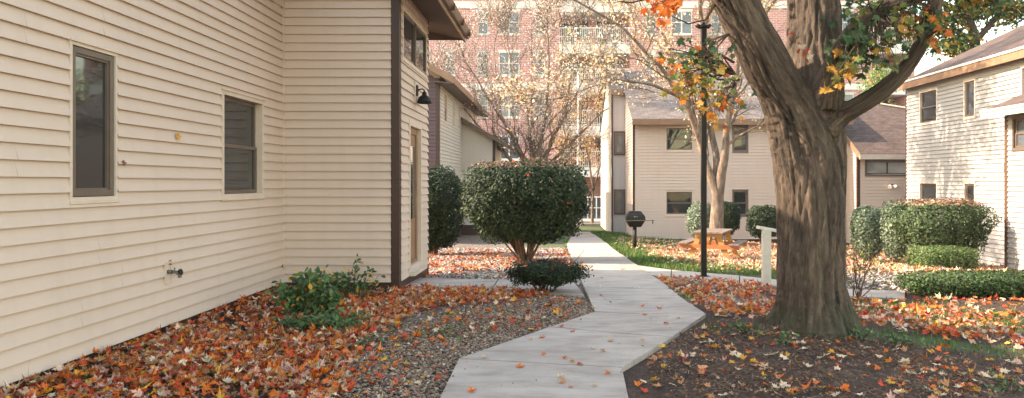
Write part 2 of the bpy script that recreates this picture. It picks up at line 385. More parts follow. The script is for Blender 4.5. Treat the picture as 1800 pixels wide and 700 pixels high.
# ============================================================ LEFT HOUSE
house=empty('clapboard_house',(-4.05,6,0)); tag(house,'cream clapboard house filling the left edge, brown corner board and gooseneck lamp','house')
XA,YB,XC,YD=-4.05,10.15,-2.335,12.45
WA=Wall((XA,0,0),(0,1,0)); WB=Wall((XA,YB,0),(1,0,0)); WC=Wall((XC,0,0),(0,1,0))
w1=(5.67,6.28,1.45,2.78); w2=(8.25,9.42,1.41,2.72); w3=(10.36,12.27,3.48,4.27)
door=(10.80,11.82,.17,2.60)
mb=MB()
siding(mb,WA,-4,YB-.02,.12,5.2,[w1,w2]); siding(mb,WB,.02,XC-XA-.1,.12,4.9); siding(mb,WC,YB+.1,YD-.0,.12,4.66,[w3,door])
# hidden sides
for a,b in (((XC-.01,YD),(-9,YD)),((-9,YD),(-9,-4)),((-9,-4),(XA-.01,-4))):
    mb.quad((*a,-.1),(*b,-.1),(*b,4.8),(*a,4.8))
mb.build('wall',M['siding'],house)
mb=MB()
WA.box(mb,-4,YB,-.2,.118,-.03,-.004); WB.box(mb,0,XC-XA-.1,-.2,.118,-.03,-.002); WC.box(mb,YB+.1,YD,-.2,.118,-.03,.006)
mb.build('base_board',M['brown'],house)
mb=MB(); WA.box(mb,-3.9,YB-.1,-.2,4.6,-.3,-.09); mb.build('wall_core',M['dkbrown'],house)
mb=MB(); mb.box(XA,XA+.03,YB-.045,YB-.016,.0,4.9); mb.build('corner_trim',M['trim'],house)
mb=MB(); mb.box(XC-.105,XC+.022,YB-.024,YB+.105,-.2,4.64); mb.build('corner_board',M['brown'],house,bevel=.004)
mb=MB(); mb.box(XC-.03,XC+.02,YD-.002,YD+.05,-.2,4.62); mb.build('corner_board',M['brown'],house,bevel=.004)
window(house,WA,*w1,kind='casement',tt=.03,depth=.05,proud=.024)
window(house,WA,*w2,kind='hung',tt=.05,depth=.10,proud=.03)
window(house,WC,*w3,kind='slide',tt=.04,depth=.03,trim='trim')
# door
mb=MB(); frame(mb,WC,door[0],door[1],door[2],door[3],.09,-.1,.03); WC.box(mb,door[0]-.02,door[1]+.02,door[2]-.05,door[2]-.002,0,.12)
d=mb.build('door',M['trim'],house)
mb=MB(); WC.box(mb,door[0]+.09,door[1]-.09,door[2]+.02,door[3]-.09,-.08,-.05); frame(mb,WC,door[0]+.10,door[1]-.10,door[2]+.05,door[3]-.1,.1,-.05,-.03); mb.build('door_leaf',M['fascia'],d)
mb=MB(); WC.box(mb,door[0]+.25,door[1]-.25,1.0,2.2,-.05,-.044); mb.build('pane',M['glass'],d)
mb=MB(); mb.lathe([(.0,.0),(.02,.0),(.028,.03),(.02,.055),(0,.06)],0,0,12)
mb.v=[tuple(WC.p(door[0]+.17,1.1,-.05)+np.array([z,x,y])) for x,y,z in mb.v]; mb.build('door_knob',M['steel'],d)
# roof
XE=-1.80; ZE=4.60; pt=.5
roof_slab(house,[(XE,9.55,ZE),(XE,13.55,ZE),(-6.4,13.55,ZE+.5*4.6),(-6.4,9.55,ZE+.5*4.6)],.08,M['roof'])
roof_slab(house,[(-6.4,-4.4,ZE+.5*4.6),(-6.4,13.55,ZE+.5*4.6),(-9.6,13.55,ZE+.7),(-9.6,-4.4,ZE+.7)],.08,M['roof'])
roof_slab(house,[(-3.5,-4.4,5.25),(-3.5,9.55,5.25),(-6.4,9.55,6.9),(-6.4,-4.4,6.9)],.08,M['roof'])
mb=MB(); mb.hexa([(XC-.3,9.6,4.62),(XE-.01,9.6,4.42),(XE-.01,13.5,4.42),(XC-.3,13.5,4.62),(XC-.3,9.6,4.66),(XE-.01,9.6,4.46),(XE-.01,13.5,4.46),(XC-.3,13.5,4.66)]); mb.build('soffit',M['soffit'],house)
mb=MB(); mb.box(XE-.008,XE+.018,9.5,13.56,4.38,4.585); mb.build('fascia',M['fascia'],house)
mb=MB()
prof=[(0,0),(.055,0),(.095,.05),(.115,.11),(.10,.11),(.085,.06),(.05,.015),(.0,.015)]
mb.prism([(XE+.02+x,9.4,4.46+z) for x,z in prof],(0,9.4,0),(0,13.62,0))
for yy in (10.2,11.3,12.4,13.3): mb.box(XE+.019,XE+.14,yy,yy+.05,4.455,4.575)
mb.build('gutter',M['gutter'],house)
mb=MB(); mb.prism([(XE-.02,13.5,4.42),(XC-.5,13.5,4.42),(XC-.5,13.5,5.0),(XE-.02,13.5,4.68)],(0,13.5,0),(0,13.545,0)); mb.build('rake_board',M['soffit'],house)
# wall lamp
def wall_lamp():
    Y=11.3;z=3.03; t=empty('wall_lamp',(XC,Y,z)); tag(t,'black gooseneck barn lamp on the cream wall above the side door','wall lamp')
    m=MB(); WC.box(m,Y-.09,Y+.09,z-.12,z+.24,.017,.04); m.build('mounting_board',M['trim'],t,bevel=.004)
    m=MB(); WC.box(m,Y-.05,Y+.05,z+.0,z+.18,.04,.065); m.build('back_plate',M['black'],t,bevel=.008)
    m=MB(); m.tube([(XC+.06,Y,z+.09),(XC+.09,Y,z+.11),(XC+.13,Y,z+.12),(XC+.165,Y,z+.10),(XC+.17,Y,z+.05)],.012,8); m.build('arm',M['black'],t)
    m=MB(); cx=XC+.17; m.lathe([(.0,z+.075),(.03,z+.07),(.04,z+.02),(.05,z+.01),(.085,z-.015),(.11,z-.06),(.122,z-.12),(.116,z-.12),(.104,z-.06),(.07,z-.02),(.04,z-.01),(0,z)],cx,Y,24); m.build('lamp_shade',M['black'],t)
    m=MB(); m.lathe([(0,z-.11),(.025,z-.10),(.035,z-.07),(.02,z-.02),(0,z-.015)],cx,Y,12); m.build('bulb',M['white'],t)
wall_lamp()
def hose_tap():
    p=P(290,478,0); Y=4.05*1200/(CX-290); z=H+(CY-478)/F*Y
    t=empty('garden_tap',(XA,Y,z)); tag(t,'outdoor hose tap on a small cream plate low on the left clapboard wall','tap')
    m=MB(); WA.box(m,Y-.045,Y+.045,z-.12,z+.10,.012,.03); frame(m,WA,Y-.05,Y+.05,z-.125,z+.105,.012,.014,.038); m.build('mounting_plate',M['trim'],t)
    m=MB(); m.tube([(XA+.03,Y,z-.0),(XA+.075,Y,z-.0)],.022,12); m.tube([(XA+.07,Y,z),(XA+.12,Y,z-.004),(XA+.15,Y,z-.03),(XA+.155,Y,z-.06)],[.017,.017,.017,.019],12); m.build('valve_body',M['steel'],t)
    m=MB(); m.tube([(XA+.10,Y,z),(XA+.10,Y,z+.045)],.008,8); m.build('spindle',M['steel'],t)
    m=MB(); m.tube([(XA+.15,Y,z-.005),(XA+.17,Y,z)],[.03,.034],12); m.build('handle',M['black'],t)
hose_tap()
# ============================================================ SECOND (FAR LEFT) HOUSE
h2=empty('clapboard_house',(-4,23.5,-.5)); tag(h2,'two storey house behind the big round bush, brown gable end and cream long wall','house')
W2a=Wall((-8.6,23.5,0),(1,0,0)); W2b=Wall((-4.0,0,0),(0,1,0)); W2c=Wall((-4.0,29.1,0),(1,0,0))
mb=MB(); siding(mb,W2a,0,4.5,-.2,8.0,lim=lambda z:(0,4.5 if z<5.2 else 4.5-(z-5.2)/.55)); mb.build('gable_wall',M['siding_brown'],h2)
wl=[(24.5,25.15,3.76,4.83),(26.5,27.0,3.76,4.83),(28.1,28.6,3.76,4.83)]
mb=MB(); siding(mb,W2b,23.6,29.1,-.18,5.3,wl); siding(mb,W2c,.02,1.35,-.2,4.5,lim=lambda z:(0,1.35 if z<3.62 else 1.35-(z-3.62)/.58))
mb.quad((-4,29.2,-1),(-4,35,-1),(-4,35,5.2),(-4,29.2,5.2)); mb.quad((-2.6,29.1,-1),(-2.6,33,-1),(-2.6,33,3.5),(-2.6,29.1,3.5)); mb.build('wall',M['siding_white'],h2)
mb=MB(); mb.box(-4.11,-3.98,23.47,23.6,-.8,5.2); mb.build('corner_board',M['brown'],h2)
mb=MB(); mb.box(-2.67,-2.56,29.07,29.2,-.9,3.6); mb.build('corner_board',M['brown'],h2)
mb=MB(); W2b.box(mb,23.6,29.1,-1,-.183,-.05,.004); W2c.box(mb,0,1.35,-1,-.203,-.05,.004);W2a.box(mb,0,4.5,-1,-.203,-.05,.004); mb.build('base_board',M['brown'],h2)
for q in wl: window(h2,W2b,*q,kind='hung',tt=.06,depth=.08,trim='trim')
roof_slab(h2,[(-3.43,23.0,5.18),(-3.43,34.9,5.18),(-9.5,34.9,5.18+.55*6.07),(-9.5,23.0,5.18+.55*6.07)],.05,M['roof'])
mb=MB(); mb.box(-3.44,-3.40,22.97,34.9,4.93,5.15); 
mb.prism([(-3.40,22.95,4.93),(-3.40,22.95,5.17),(-9.5,22.95,5.17+.55*6.1),(-9.5,22.95,4.93+.55*6.1)],(0,22.95,0),(0,22.995,0)); mb.build('fascia',M['fascia'],h2)
mb=MB(); mb.hexa([(-4.1,23,5.0),(-3.45,23,4.93),(-3.45,34.9,4.93),(-4.1,34.9,5.0),(-4.1,23,5.03),(-3.45,23,4.96),(-3.45,34.9,4.96),(-4.1,34.9,5.03)]); mb.build('soffit',M['soffit'],h2)
roof_slab(h2,[(-2.0,28.7,3.22),(-2.0,33.4,3.22),(-4.0,33.4,4.38),(-4.0,28.7,4.38)],.16,M['gutter'])
# ============================================================ CENTRE HOUSE
h3=empty('clapboard_house',(5,28,-.7)); tag(h3,'cream two storey house behind the picnic table, with grey shingle roof','house')
W3=Wall((3.2,28,0),(1,0,0)); W3r=Wall((3.2,31,0),(0,-1,0)); W3v=Wall((2.58,31,0),(1,0,0)); W3f=Wall((2.56,38,0),(0,-1,0))
px2=lambda px,Y:(px-CX)/F*Y
def rz(py,Y): return H+(CY-py)/F*Y
zr=lambda Y:4.15+.5*(Y-27.5)
hs=[(px2(1169,28)-3.2,px2(1219,28)-3.2,rz(266,28),rz(223,28)),(px2(1169,28)-3.2,px2(1219,28)-3.2,rz(379,28),rz(335,28)),
    (px2(1287,28)-3.2,px2(1315,28)-3.2,rz(268,28),rz(221,28)),(px2(1287,28)-3.2,px2(1315,28)-3.2,rz(380,28),rz(334,28))]
mb=MB(); siding(mb,W3,.06,8.6,-.72,4.25,hs); siding(mb,W3r,0,2.95,-.72,5.9,lim=lambda z:(0,2.95) if z<4.2 else (0,max(0,2.95-(z-4.2)/.5)))
mb.quad((11.8,28,-1),(11.8,38,-1),(11.8,38,4.2),(11.8,28,4.2)); mb.build('wall',M['siding'],h3)
mb=MB(); siding(mb,W3f,0,7,-.8,6.75,lim=lambda z:(0,7) if z<4.5 else ((z-4.5)/.45,7-(z-5.75)/.5 if z>5.75 else 7)); mb.build('side_wall',M['siding_white'],h3)
mb=MB(); W3v.box(mb,0,.62,-.9,5.75,-.05,0)
for i in range(6): W3v.box(mb,.02+i*.1,.04+i*.1,-.9,5.75,0,.012)
mb.build('vertical_panel',M['vert'],h3)
mb=MB(); mb.box(3.18,3.27,27.975,28.05,-.9,4.15); mb.build('corner_board',M['brown'],h3)
mb=MB(); mb.box(2.56,2.62,30.95,31.02,-.9,5.8); mb.build('corner_board',M['brown'],h3)
mb=MB(); W3.box(mb,0,8.6,-1.2,-.725,-.05,.004); mb.build('base_board',M['brown'],h3)
for q in hs[:2]: window(h3,W3,*q,kind='hung',tt=.06,depth=.07)
for q in hs[2:]: window(h3,W3,*q,kind='hung',tt=.05,depth=.07,trim='sash')
for a,b in ((272,232),(376,334)):
    window(h3,W3v,.09,.60,rz(a,31),rz(b,31),kind='fixed',trim='dkbrown',sash='sash',depth=-.015,tt=.04,proud=.05,glass='glass_far')
roof_slab(h3,[(3.1,27.5,4.17),(12,27.5,4.17),(12,33.2,7.02),(3.1,33.2,7.02)],.06,M['roof_grey'])
roof_slab(h3,[(2.5,30.75,zr(30.75)+.03),(3.08,30.75,zr(30.75)+.03),(3.08,33.2,7.02),(2.5,33.2,7.02)],.06,M['roof_grey'])
roof_slab(h3,[(2.5,33.2,7.02),(12,33.2,7.02),(12,38.4,4.5),(2.5,38.4,4.5)],.06,M['roof_grey'])
mb=MB(); mb.box(3.1,12,27.46,27.495,3.93,4.15); mb.box(2.5,3.08,30.72,30.745,5.55,5.79); mb.build('fascia',M['fascia'],h3)
mb=MB(); mb.hexa([(3.1,27.5,3.95),(12,27.5,3.95),(12,28.1,4.0),(3.1,28.1,4.0),(3.1,27.5,3.98),(12,27.5,3.98),(12,28.1,4.03),(3.1,28.1,4.03)]); mb.build('soffit',M['soffit'],h3)
# wing on the right
h4=empty('house_wing',(13,26.9,-.9)); tag(h4,'low cream house wing with steep brown shingle roof, right of the big trunk','house')
W4=Wall((px2(1507,27),27,0),(1,0,0)); X4=px2(1507,27); W4s=Wall((X4,29.5,0),(0,-1,0))
hw=(px2(1520,27)-X4,px2(1600,27)-X4,rz(309,27),rz(281,27))
mb=MB(); siding(mb,W4,.08,6,-.85,2.7,[hw]); siding(mb,W4s,0,2.45,-.85,4.6,lim=lambda z:(0,2.5) if z<2.8 else (0,2.5-(z-2.8)/.6)); 
mb.quad((X4+6,27,-1),(X4+6,33,-1),(X4+6,33,2.8),(X4+6,27,2.8)); mb.build('wall',M['siding'],h4)
mb=MB(); mb.box(X4-.02,X4+.1,26.97,27.06,-1,2.7); mb.build('corner_board',M['brown'],h4)
mb=MB(); W4.box(mb,0,6,-1.3,-.855,-.05,.004); mb.build('base_board',M['brown'],h4)
window(h4,W4,*hw,kind='slide',tt=.06,trim='sash',sash='dkbrown',glass='glass_pale')
zw=lambda Y:2.72+.62*(Y-26.6)
XL=X4-.25
def wp(px,py):
    # point on the wing roof plane seen at px,py
    k=(CY-py)/F; Y=(2.72-.62*26.6-H)/(k-.62); return (px2(px,Y),Y,zw(Y))
roof_slab(h4,[(XL+.2,26.6,2.72),(X4+6.2,26.6,2.72),(X4+6.2,29.0,zw(29.0)),wp(1548,184),(XL+.2,wp(1500,184)[1],wp(1500,184)[2])],.10,M['roof'])
mb=MB(); mb.box(XL+.15,X4+6.2,26.55,26.595,2.5,2.7); mb.build('fascia',M['trim'],h4)
a=np.array([XL+.17,26.6,2.62]); b=np.array([XL+.17,wp(1500,184)[1],wp(1500,184)[2]-.06]); mb=MB(); mb.beam(a,b,.05,.2); mb.build('rake_board',M['fascia'],h4)
a=np.array(wp(1548,184)); b=np.array([X4+6.2,29.0,zw(29.0)]); mb=MB(); mb.beam(a+[0,0,.04],b+[0,0,.04],.14,.06); mb.build('hip_trim',M['trim'],h4)
def flood():
    Y=26.97; x,z=px2(1567,Y),rz(327,Y); t=empty('flood_lamp',(x,Y,z)); tag(t,'small twin flood lamp on the wall below the wide window, right of the trunk','wall lamp')
    m=MB(); m.box(x-.06,x+.06,Y-.05,Y,z-.05,z+.06); m.build('junction_box',M['dkbrown'],t,bevel=.01)
    for s in (-1,1):
        m=MB(); c=np.array([x+s*.11,Y-.12,z-.02]); dr=np.array([s*.5,-.7,-.5]);dr/=np.linalg.norm(dr)
        m.tube([np.array([x,Y-.04,z]),c-dr*.05],.015,8); m.tube([c-dr*.06,c-dr*.04,c+dr*.06],[.03,.055,.075],14); m.build('lamp_head',M['white'],t)
flood()
# ============================================================ RIGHT HOUSE
h5=empty('clapboard_house',(12.5,20,-.7)); tag(h5,'pale sunlit clapboard house at the right edge, mottled by branch shadows','house')
XR=12.5; W5=Wall((XR,24.3,0),(0,-1,0)); s5=lambda Y:24.3-Y
q5=[(s5(23.4),s5(22.3),3.57,4.7),(s5(20.86),s5(20.28),3.54,4.7),(s5(23.4),s5(22.3),.45,1.62),(s5(20.86),s5(20.28),.45,1.62),(s5(18.3),s5(17.3),3.55,4.7)]
mb=MB(); siding(mb,W5,.05,14,-.9,5.0,q5); mb.quad((12.5,24.3,-1),(20,24.3,-1),(20,24.3,5.0),(12.5,24.3,5.0)); mb.poly([(12.5,24.3,5.0),(20,24.3,5.0),(16.2,24.3,6.9)])
mb.build('wall',M['siding_sunny'],h5)
mb=MB(); mb.box(XR-.02,XR+.03,24.25,24.33,-1,5.0); mb.build('corner_board',M['brown'],h5)
for i,q in enumerate(q5): window(h5,W5,*q,kind='fixed' if i in(1,3) else 'hung',tt=.055,depth=.07,glass='glass_far' if i==1 else 'glass')
EX=12.22
roof_slab(h5,[(EX,24.25,5.14),(EX,8,5.14),(16.5,8,5.14+.47*4.28),(16.5,24.25,5.14+.47*4.28)],.05,M['roof'])
roof_slab(h5,[(16.5,24.25,7.15),(16.5,8,7.15),(20.8,8,5.14),(20.8,24.25,5.14)],.05,M['roof'])
mb=MB(); mb.box(EX-.02,EX+.0,8,24.27,4.86,5.09); mb.build('fascia',M['fascia'],h5)
mb=MB(); mb.box(EX-.05,EX-.01,8,24.28,5.09,5.15); mb.build('drip_edge',M['white'],h5)
mb=MB(); mb.box(EX,XR+.02,8,24.25,4.90,4.93); mb.build('soffit',M['fascia'],h5)
WBY=Wall((11.3,17.1,0),(0,-1,0)); sb=lambda Y:17.1-Y
qb=(.25,1.35,2.40,3.2)
mb=MB(); siding(mb,WBY,.06,8,-.9,3.35,[qb]); mb.quad((11.3,17.1,-1),(12.5,17.1,-1),(12.5,17.1,3.35),(11.3,17.1,3.35)); mb.build('porch_wall',M['siding_sunny'],h5)
mb=MB(); mb.box(11.27,11.36,17.03,17.13,-1,3.3); mb.build('corner_board',M['gutter'],h5)
window(h5,WBY,*qb,kind='hung',tt=.055,depth=.07,trim='sash',glass='glass_far')
roof_slab(h5,[(10.85,17.35,3.42),(10.85,9,3.42),(12.48,9,3.42+.42*1.63),(12.48,17.35,3.42+.42*1.63)],.05,M['roof'])
mb=MB(); mb.box(10.82,10.85,9,17.36,3.22,3.36); mb.build('fascia',M['trim'],h5); mb=MB(); mb.box(10.79,10.85,9,17.37,3.365,3.425); mb.build('drip_edge',M['white'],h5)
mb=MB(); mb.box(10.85,11.3,9,17.33,3.3,3.33); mb.build('soffit',M['soffit'],h5)
mb=MB(); W5.box(mb,s5(19.0),s5(18.94),1.95,2.15,.015,.06); mb.tube([(XR-.05,18.97,1.98),(XR-.12,18.97,1.95),(XR-.13,18.97,2.02)],.012,8); mb.build('vent_hook',M['trim'],h5)
# ============================================================ BRICK BLOCK
bb=empty('apartment_building',(8,50,-1.4)); tag(bb,'tall red brick apartment building with white bands and balconies behind the houses','building')
YBK=50.0; W6=Wall((0,YBK,0),(1,0,0)); fx=lambda px:(px-CX)/24.0; fz=lambda py:H+(CY-py)/24.0
x0,x1=-16.5,fx(1608)
mb=MB(); 
bal=[(fx(978),fx(1112)),(fx(1528),fx(1600))]
rows=[20,92,166,240]; pitch=72
def fq(a0,a1,z0,z1,d=0): mb.quad(W6.p(a0,z0,d),W6.p(a1,z0,d),W6.p(a1,z1,d),W6.p(a0,z1,d))
ztop=20.0
segs=[(x0,bal[0][0]),(bal[0][1],bal[1][0]),(bal[1][1],x1)]
for a,b in segs: fq(a,b,-2,ztop)
for a,b in bal:
    W6.box(mb,a,b,-2,ztop,-2.2,-2.0)
    W6.box(mb,a-.001,a+.2,-2,ztop,-2.0,-.001); W6.box(mb,b-.2,b+.001,-2,ztop,-2.0,-.001)
mb.quad((x1,50,-2),(x1,70,-2),(x1,70,ztop),(x1,50,ztop)); mb.quad((x0,50,ztop),(x1,50,ztop),(x1,70,ztop),(x0,70,ztop)); mb.quad((x0,70,-2),(x0,50,-2),(x0,50,ztop),(x0,70,ztop))
bw=mb.build('brick_wall',M['brick'],bb); uvplane(bw,(1,.9,0),(0,0,1))
mb=MB()
for py0,py1 in ((15,3),(158,148),(-130,-142)):
    for a,b in segs: W6.box(mb,a,b,fz(py0),fz(py1),.0,.09)
mb.build('stone_band',M['concrete_trim'],bb)
def bwin(a0,a1,z0,z1,dbl=False):
    m=MB(); frame(m,W6,a0,a1,z0,z1,.05,.004,.05); W6.box(m,a0-.08,a1+.08,z0-.12,z0-.002,.004,.08); W6.box(m,a0-.08,a1+.08,z1+.002,z1+.14,.004,.06)
    W6.box(m,a0+.05,a1-.05,(z0+z1)/2-.03,(z0+z1)/2+.03,.006,.045)
    if dbl: W6.box(m,(a0+a1)/2-.05,(a0+a1)/2+.05,z0+.05,z1-.05,.006,.052)
    w=m.build('window',M['concrete_trim'] if dbl else M['glass_pale'],bb)
    g=MB(); g.quad(W6.p(a0+.04,z0+.04,.012),W6.p(a1-.04,z0+.04,.012),W6.p(a1-.04,z1-.04,.012),W6.p(a0+.04,z1-.04,.012)); g.build('pane',M['glass_far'],w)
cols=[(700,716,0),(740,756,0),(781,799,0),(840,858,0),(877,913,1),(940,958,0),(1135,1153,0),(1180,1216,1),(1250,1268,0),(1300,1336,1),(1480,1500,0)]
for r,py in enumerate([-52,20,92,166,240,312]):
    for a,b,dbl in cols: bwin(fx(a),fx(b),fz(py+40),fz(py),bool(dbl))
for (a,b) in bal:
    for r,py in enumerate([-66,6,78,150,222,294]):
        m=MB(); W6.box(m,a+.2,b-.2,fz(py+17),fz(py),-2.0,.25); m.build('balcony_slab',M['concrete_trim'],bb)
        m=MB(); zt=fz(py-27); 
        W6.box(m,a+.2,b-.2,zt,zt+.06,.15,.2); W6.box(m,a+.2,b-.2,fz(py)+.06,fz(py)+.1,.15,.2)
        k=int((b-a-.4)/.14)
        for i in range(k+1): s=a+.21+i*(b-a-.44)/k; W6.box(m,s,s+.03,fz(py)+.1,zt,.16,.19)
        m.build('balcony_railing',M['white'],bb)
        m=MB(); W6.box(m,a+.5,(a+b)/2-.4,fz(py)+.002,fz(py)+2.1,-1.99,-1.9); W6.box(m,(a+b)/2+.3,b-.6,fz(py)+.4,fz(py)+2.1,-1.99,-1.9); m.build('balcony_glazing',M['glass'],bb)
# ground floor storefront seen at the end of the path
mb=MB(); frame(mb,W6,fx(1018),fx(1072),fz(386),fz(345),.1,.26,.36)
for px in (1032,1047,1060): W6.box(mb,fx(px),fx(px)+.08,fz(386),fz(345),.27,.35)
W6.box(mb,fx(1018),fx(1072),fz(366),fz(365)+.03,.27,.35)
st=mb.build('shopfront',M['concrete_trim'],bb); mb=MB(); W6.box(mb,fx(1018),fx(1072),fz(388),fz(344),.05,.28); mb.build('pane',M['glass_far'],st)
# ============================================================ GROUND
def zones(x,y):
    px,py=proj(x,np.maximum(y,1),gz(x,y))
    n=np.array([mnoise.noise((a*.9,b*.9,3.1)) for a,b in zip(x,y)])
    gravel=inpoly(px,py,[(560,1500),(590,690),(620,600),(700,500),(700,380),(1000,400),(1015,480),(1050,560),(960,590),(800,645),(770,720),(700,1500)]).astype(float)
    gravel=np.where((x>1.3)&(y>9.3)&(y<12.5)&(x<3.0),.8,gravel)
    gravel=np.where((x>4.2)&(y>10.8)&(y<20),.75,gravel)
    grass=np.zeros_like(x)
    for poly in ([(1095,441),(1130,437),(1240,465),(1367,474),(1367,500),(1230,487),(1130,474)],[(1028,402),(1070,398),(1110,432),(1100,450),(1085,442),(1040,410)],
                 [(1500,528),(1640,535),(1900,556),(1900,590),(1640,572),(1500,545)],[(925,437),(1002,425),(1006,441),(925,447)],[(1180,505),(1230,500),(1240,520),(1200,525)],
                 [(1500,575),(1900,625),(1900,645),(1500,590)]):
        grass=np.maximum(grass,inpoly(px,py,poly)*(.75+.5*n))
    grass=np.where(y>30,.9,grass); grass=np.where((y>22)&(y<30)&(x<2.8)&(x>-1.2),.7,grass)
    return gravel,grass,n
def ground():
    xs=np.unique(np.concatenate([np.arange(-6,9,.08),np.arange(-60,-6,2),np.arange(9,22,.4),np.arange(22,120,4)]))
    ys=np.unique(np.concatenate([np.arange(3,14,.08),np.arange(14,32,.25),np.arange(-6,3,.5),np.arange(32,70,1.5),np.arange(70,600,25)]))
    X,Y=np.meshgrid(xs,ys); x=X.ravel();y=Y.ravel(); g,gr,n=zones(x,y)
    z=gz(x,y)+.012*n*(y<30)
    nx,ny=len(xs),len(ys); i=np.arange((nx-1)*(ny-1)); r=i//(nx-1); c=i%(nx-1); a=r*nx+c
    Fa=np.stack([a,a+1,a+1+nx,a+nx],1)
    o=np_mesh('ground',np.stack([x,y,z-.012],1),Fa,M['ground'],col=np.stack([g,np.clip(gr,0,1),n*0],1),smoothf=True); tag(o,kind='structure')
ground()
def slab(name,pairs,mat,top=.035,th=.14,gap=.022,joints=None,sub=4):
    mb=MB(); W=[(Gp(*a),Gp(*b)) for a,b in pairs]
    def interp(i,t): return W[i][0]*(1-t)+W[i+1][0]*t, W[i][1]*(1-t)+W[i+1][1]*t
    for i in range(len(W)-1):
        g=(joints is None or i in joints or True)
        L=np.linalg.norm(W[i+1][0]-W[i][0])+np.linalg.norm(W[i+1][1]-W[i][1]); e=gap/max(L,.1)
        n=max(1,int(L/2/.5)); ts=np.linspace(e,1-e,n+1); rows=[]
        for t in ts:
            a,b=interp(i,t); row=[]
            for k in range(sub+1):
                q=a*(1-k/sub)+b*k/sub; row.append(np.array([q[0],q[1],float(gz(q[0],q[1]))+top]))
            rows.append(row)
        n0=len(mb.v)
        bev=.008
        for row in rows:
            for q in row: mb.v.append(tuple(q))
        k=sub+1
        for r in range(n):
            for c in range(sub): a=n0+r*k+c; mb.f.append((a,a+1,a+1+k,a+k)); mb.sm.append(True)
        dn=np.array([0,0,-th])
        for row in (rows[0],rows[-1][::-1]):
            for c in range(sub): mb.quad(row[c]+dn,row[c+1]+dn,row[c+1],row[c])
        for r in range(n):
            mb.quad(rows[r+1][0]+dn,rows[r][0]+dn,rows[r][0],rows[r+1][0]); mb.quad(rows[r][-1]+dn,rows[r+1][-1]+dn,rows[r+1][-1],rows[r][-1])
    o=mb.build(name,mat); tag(o,kind='structure'); return o
PATH=[((640,1000),(1165,1000)),((750,757),(1115,757)),((807,637),(1093,653)),((968,580),(1181,598)),((1046,553),(1241,557)),((1027,508),(1178,511)),((1013,476),(1129,476)),((1003,450),(1093,450)),((996,432),(1070,432)),((1003,419),(1052,419)),((1014,409),(1037,409))]
slab('path',PATH,M['concrete'])
slab('walkway',[((1110,466),(1140,485)),((1180,476),(1180,487)),((1300,486),(1300,497)),((1400,497),(1400,509)),((1500,510),(1500,523)),((1592,513),(1592,527))],M['concrete'],top=.014)
slab('walkway',[((735,491),(706,508)),((876,494),(866,510)),((1010,499),(1028,523))],M['concrete'],top=.03)
mb=MB()
ys=np.linspace(41,46,6)
for a,b in zip(ys[:-1],ys[1:]): mb.quad((-60,a,float(gz(0,a))+.06),(80,a,float(gz(0,a))+.06),(80,b,float(gz(0,b))+.06),(-60,b,float(gz(0,b))+.06))
tag(mb.build('road',simple('asphalt',(.09,.085,.085),(.06,.058,.058),.9,20)),kind='structure')
mb=MB(); mb.box(-60,80,40.6,40.95,float(gz(0,41))-.2,float(gz(0,41))+.18); tag(mb.build('kerb',M['concrete']),kind='structure')
mb=MB(); mb.box(-60,80,46.0,49.9,float(gz(0,48))-.2,float(gz(0,46))+.16); tag(mb.build('pavement',M['concrete']),kind='structure')
# ---- scatter
PATHW=[Gp(*a)[:2] for a,b in PATH]+[Gp(*b)[:2] for a,b in PATH][::-1]
WK1=[(706,508),(735,491),(876,494),(1010,499),(1028,523),(866,510)]
WK2=[(1110,466),(1180,476),(1300,486),(1400,497),(1500,510),(1600,512),(1850,514),(1850,529),(1600,526),(1500,523),(1400,509),(1300,497),(1180,487),(1140,485)]
def onpath(x,y,m=0): return inpoly(x,y,[tuple(p) for p in PATHW])
def sample(n,x0,x1,y0,y1,polys,rs=rng,avoid=True,nz=0.,nscale=1.0):
    """polys: list of (polygon px, density weight)."""
    x=rs.uniform(x0,x1,n);y=rs.uniform(y0,y1,n);z=gz(x,y);px,py=proj(x,y,z)
    w=np.zeros(n)
    for pl,d in polys: w=np.maximum(w,inpoly(px+rs.normal(0,9,n),py+rs.normal(0,4,n),pl)*d)
    if nz: w*=np.clip(1+nz*np.array([mnoise.noise((a*nscale,b*nscale,7.7))*2 for a,b in zip(x,y)]),0,2)
    k=rs.uniform(0,1,n)<w
    if avoid: k&=~onpath(x,y)&~inpoly(px,py,WK1)&~inpoly(px,py,WK2)
    k&=~((x<XA+.06)&(y<YB+.1)); k&=~((x<XC+.05)&(y>YB-.05)&(y<YD+.05))
    k&=((x-TREE[0])**2+(y-TREE[1])**2>.42**2)
    return x[k],y[k],z[k]
def litter(name,label,n,box,polys,size=(.05,.075),tpl=MT,layers=.05,colw=LITW,cols=LIT,seed=1,nz=.6,tilt=.45,ns=1.0):
    rs=np.random.default_rng(seed); x,y,z=sample(n,*box,polys,rs,nz=nz,nscale=ns); n=len(x)
    pos=np.stack([x,y,z+.012+rs.uniform(0,1,n)**1.5*layers+np.where((x<-2.5)&(y<YB),.10*np.exp(-np.abs(x-XA)/.35)*rs.uniform(.2,1,n),0)],1); nr=np.stack([rs.normal(0,tilt,n),rs.normal(0,tilt,n),np.ones(n)],1)
    V,Fa,cv=leaves_geo(tpl,pos,nr,rs.uniform(*size,n),rs.uniform(0,6.3,n),pal(cols,colw,n,rs=rs),rs.normal(.35,.65,n),rs)
    gzv=gz(V[:,0],V[:,1]); V[:,2]=np.maximum(V[:,2],gzv+.003)
    o=np_mesh(name,V,Fa,M['litter'],col=cv); tag(o,label,'leaf litter',kind='stuff'); return o
L1=[(-300,900),(-300,640),(0,640),(230,560),(500,505),(700,507),(940,507),(965,520),(880,530),(750,545),(680,578),(635,605),(610,660),(600,720),(560,900)]
L1b=[(560,900),(600,700),(650,600),(860,545),(960,525),(1040,540),(960,575),(820,600),(720,640),(700,720),(690,900)]
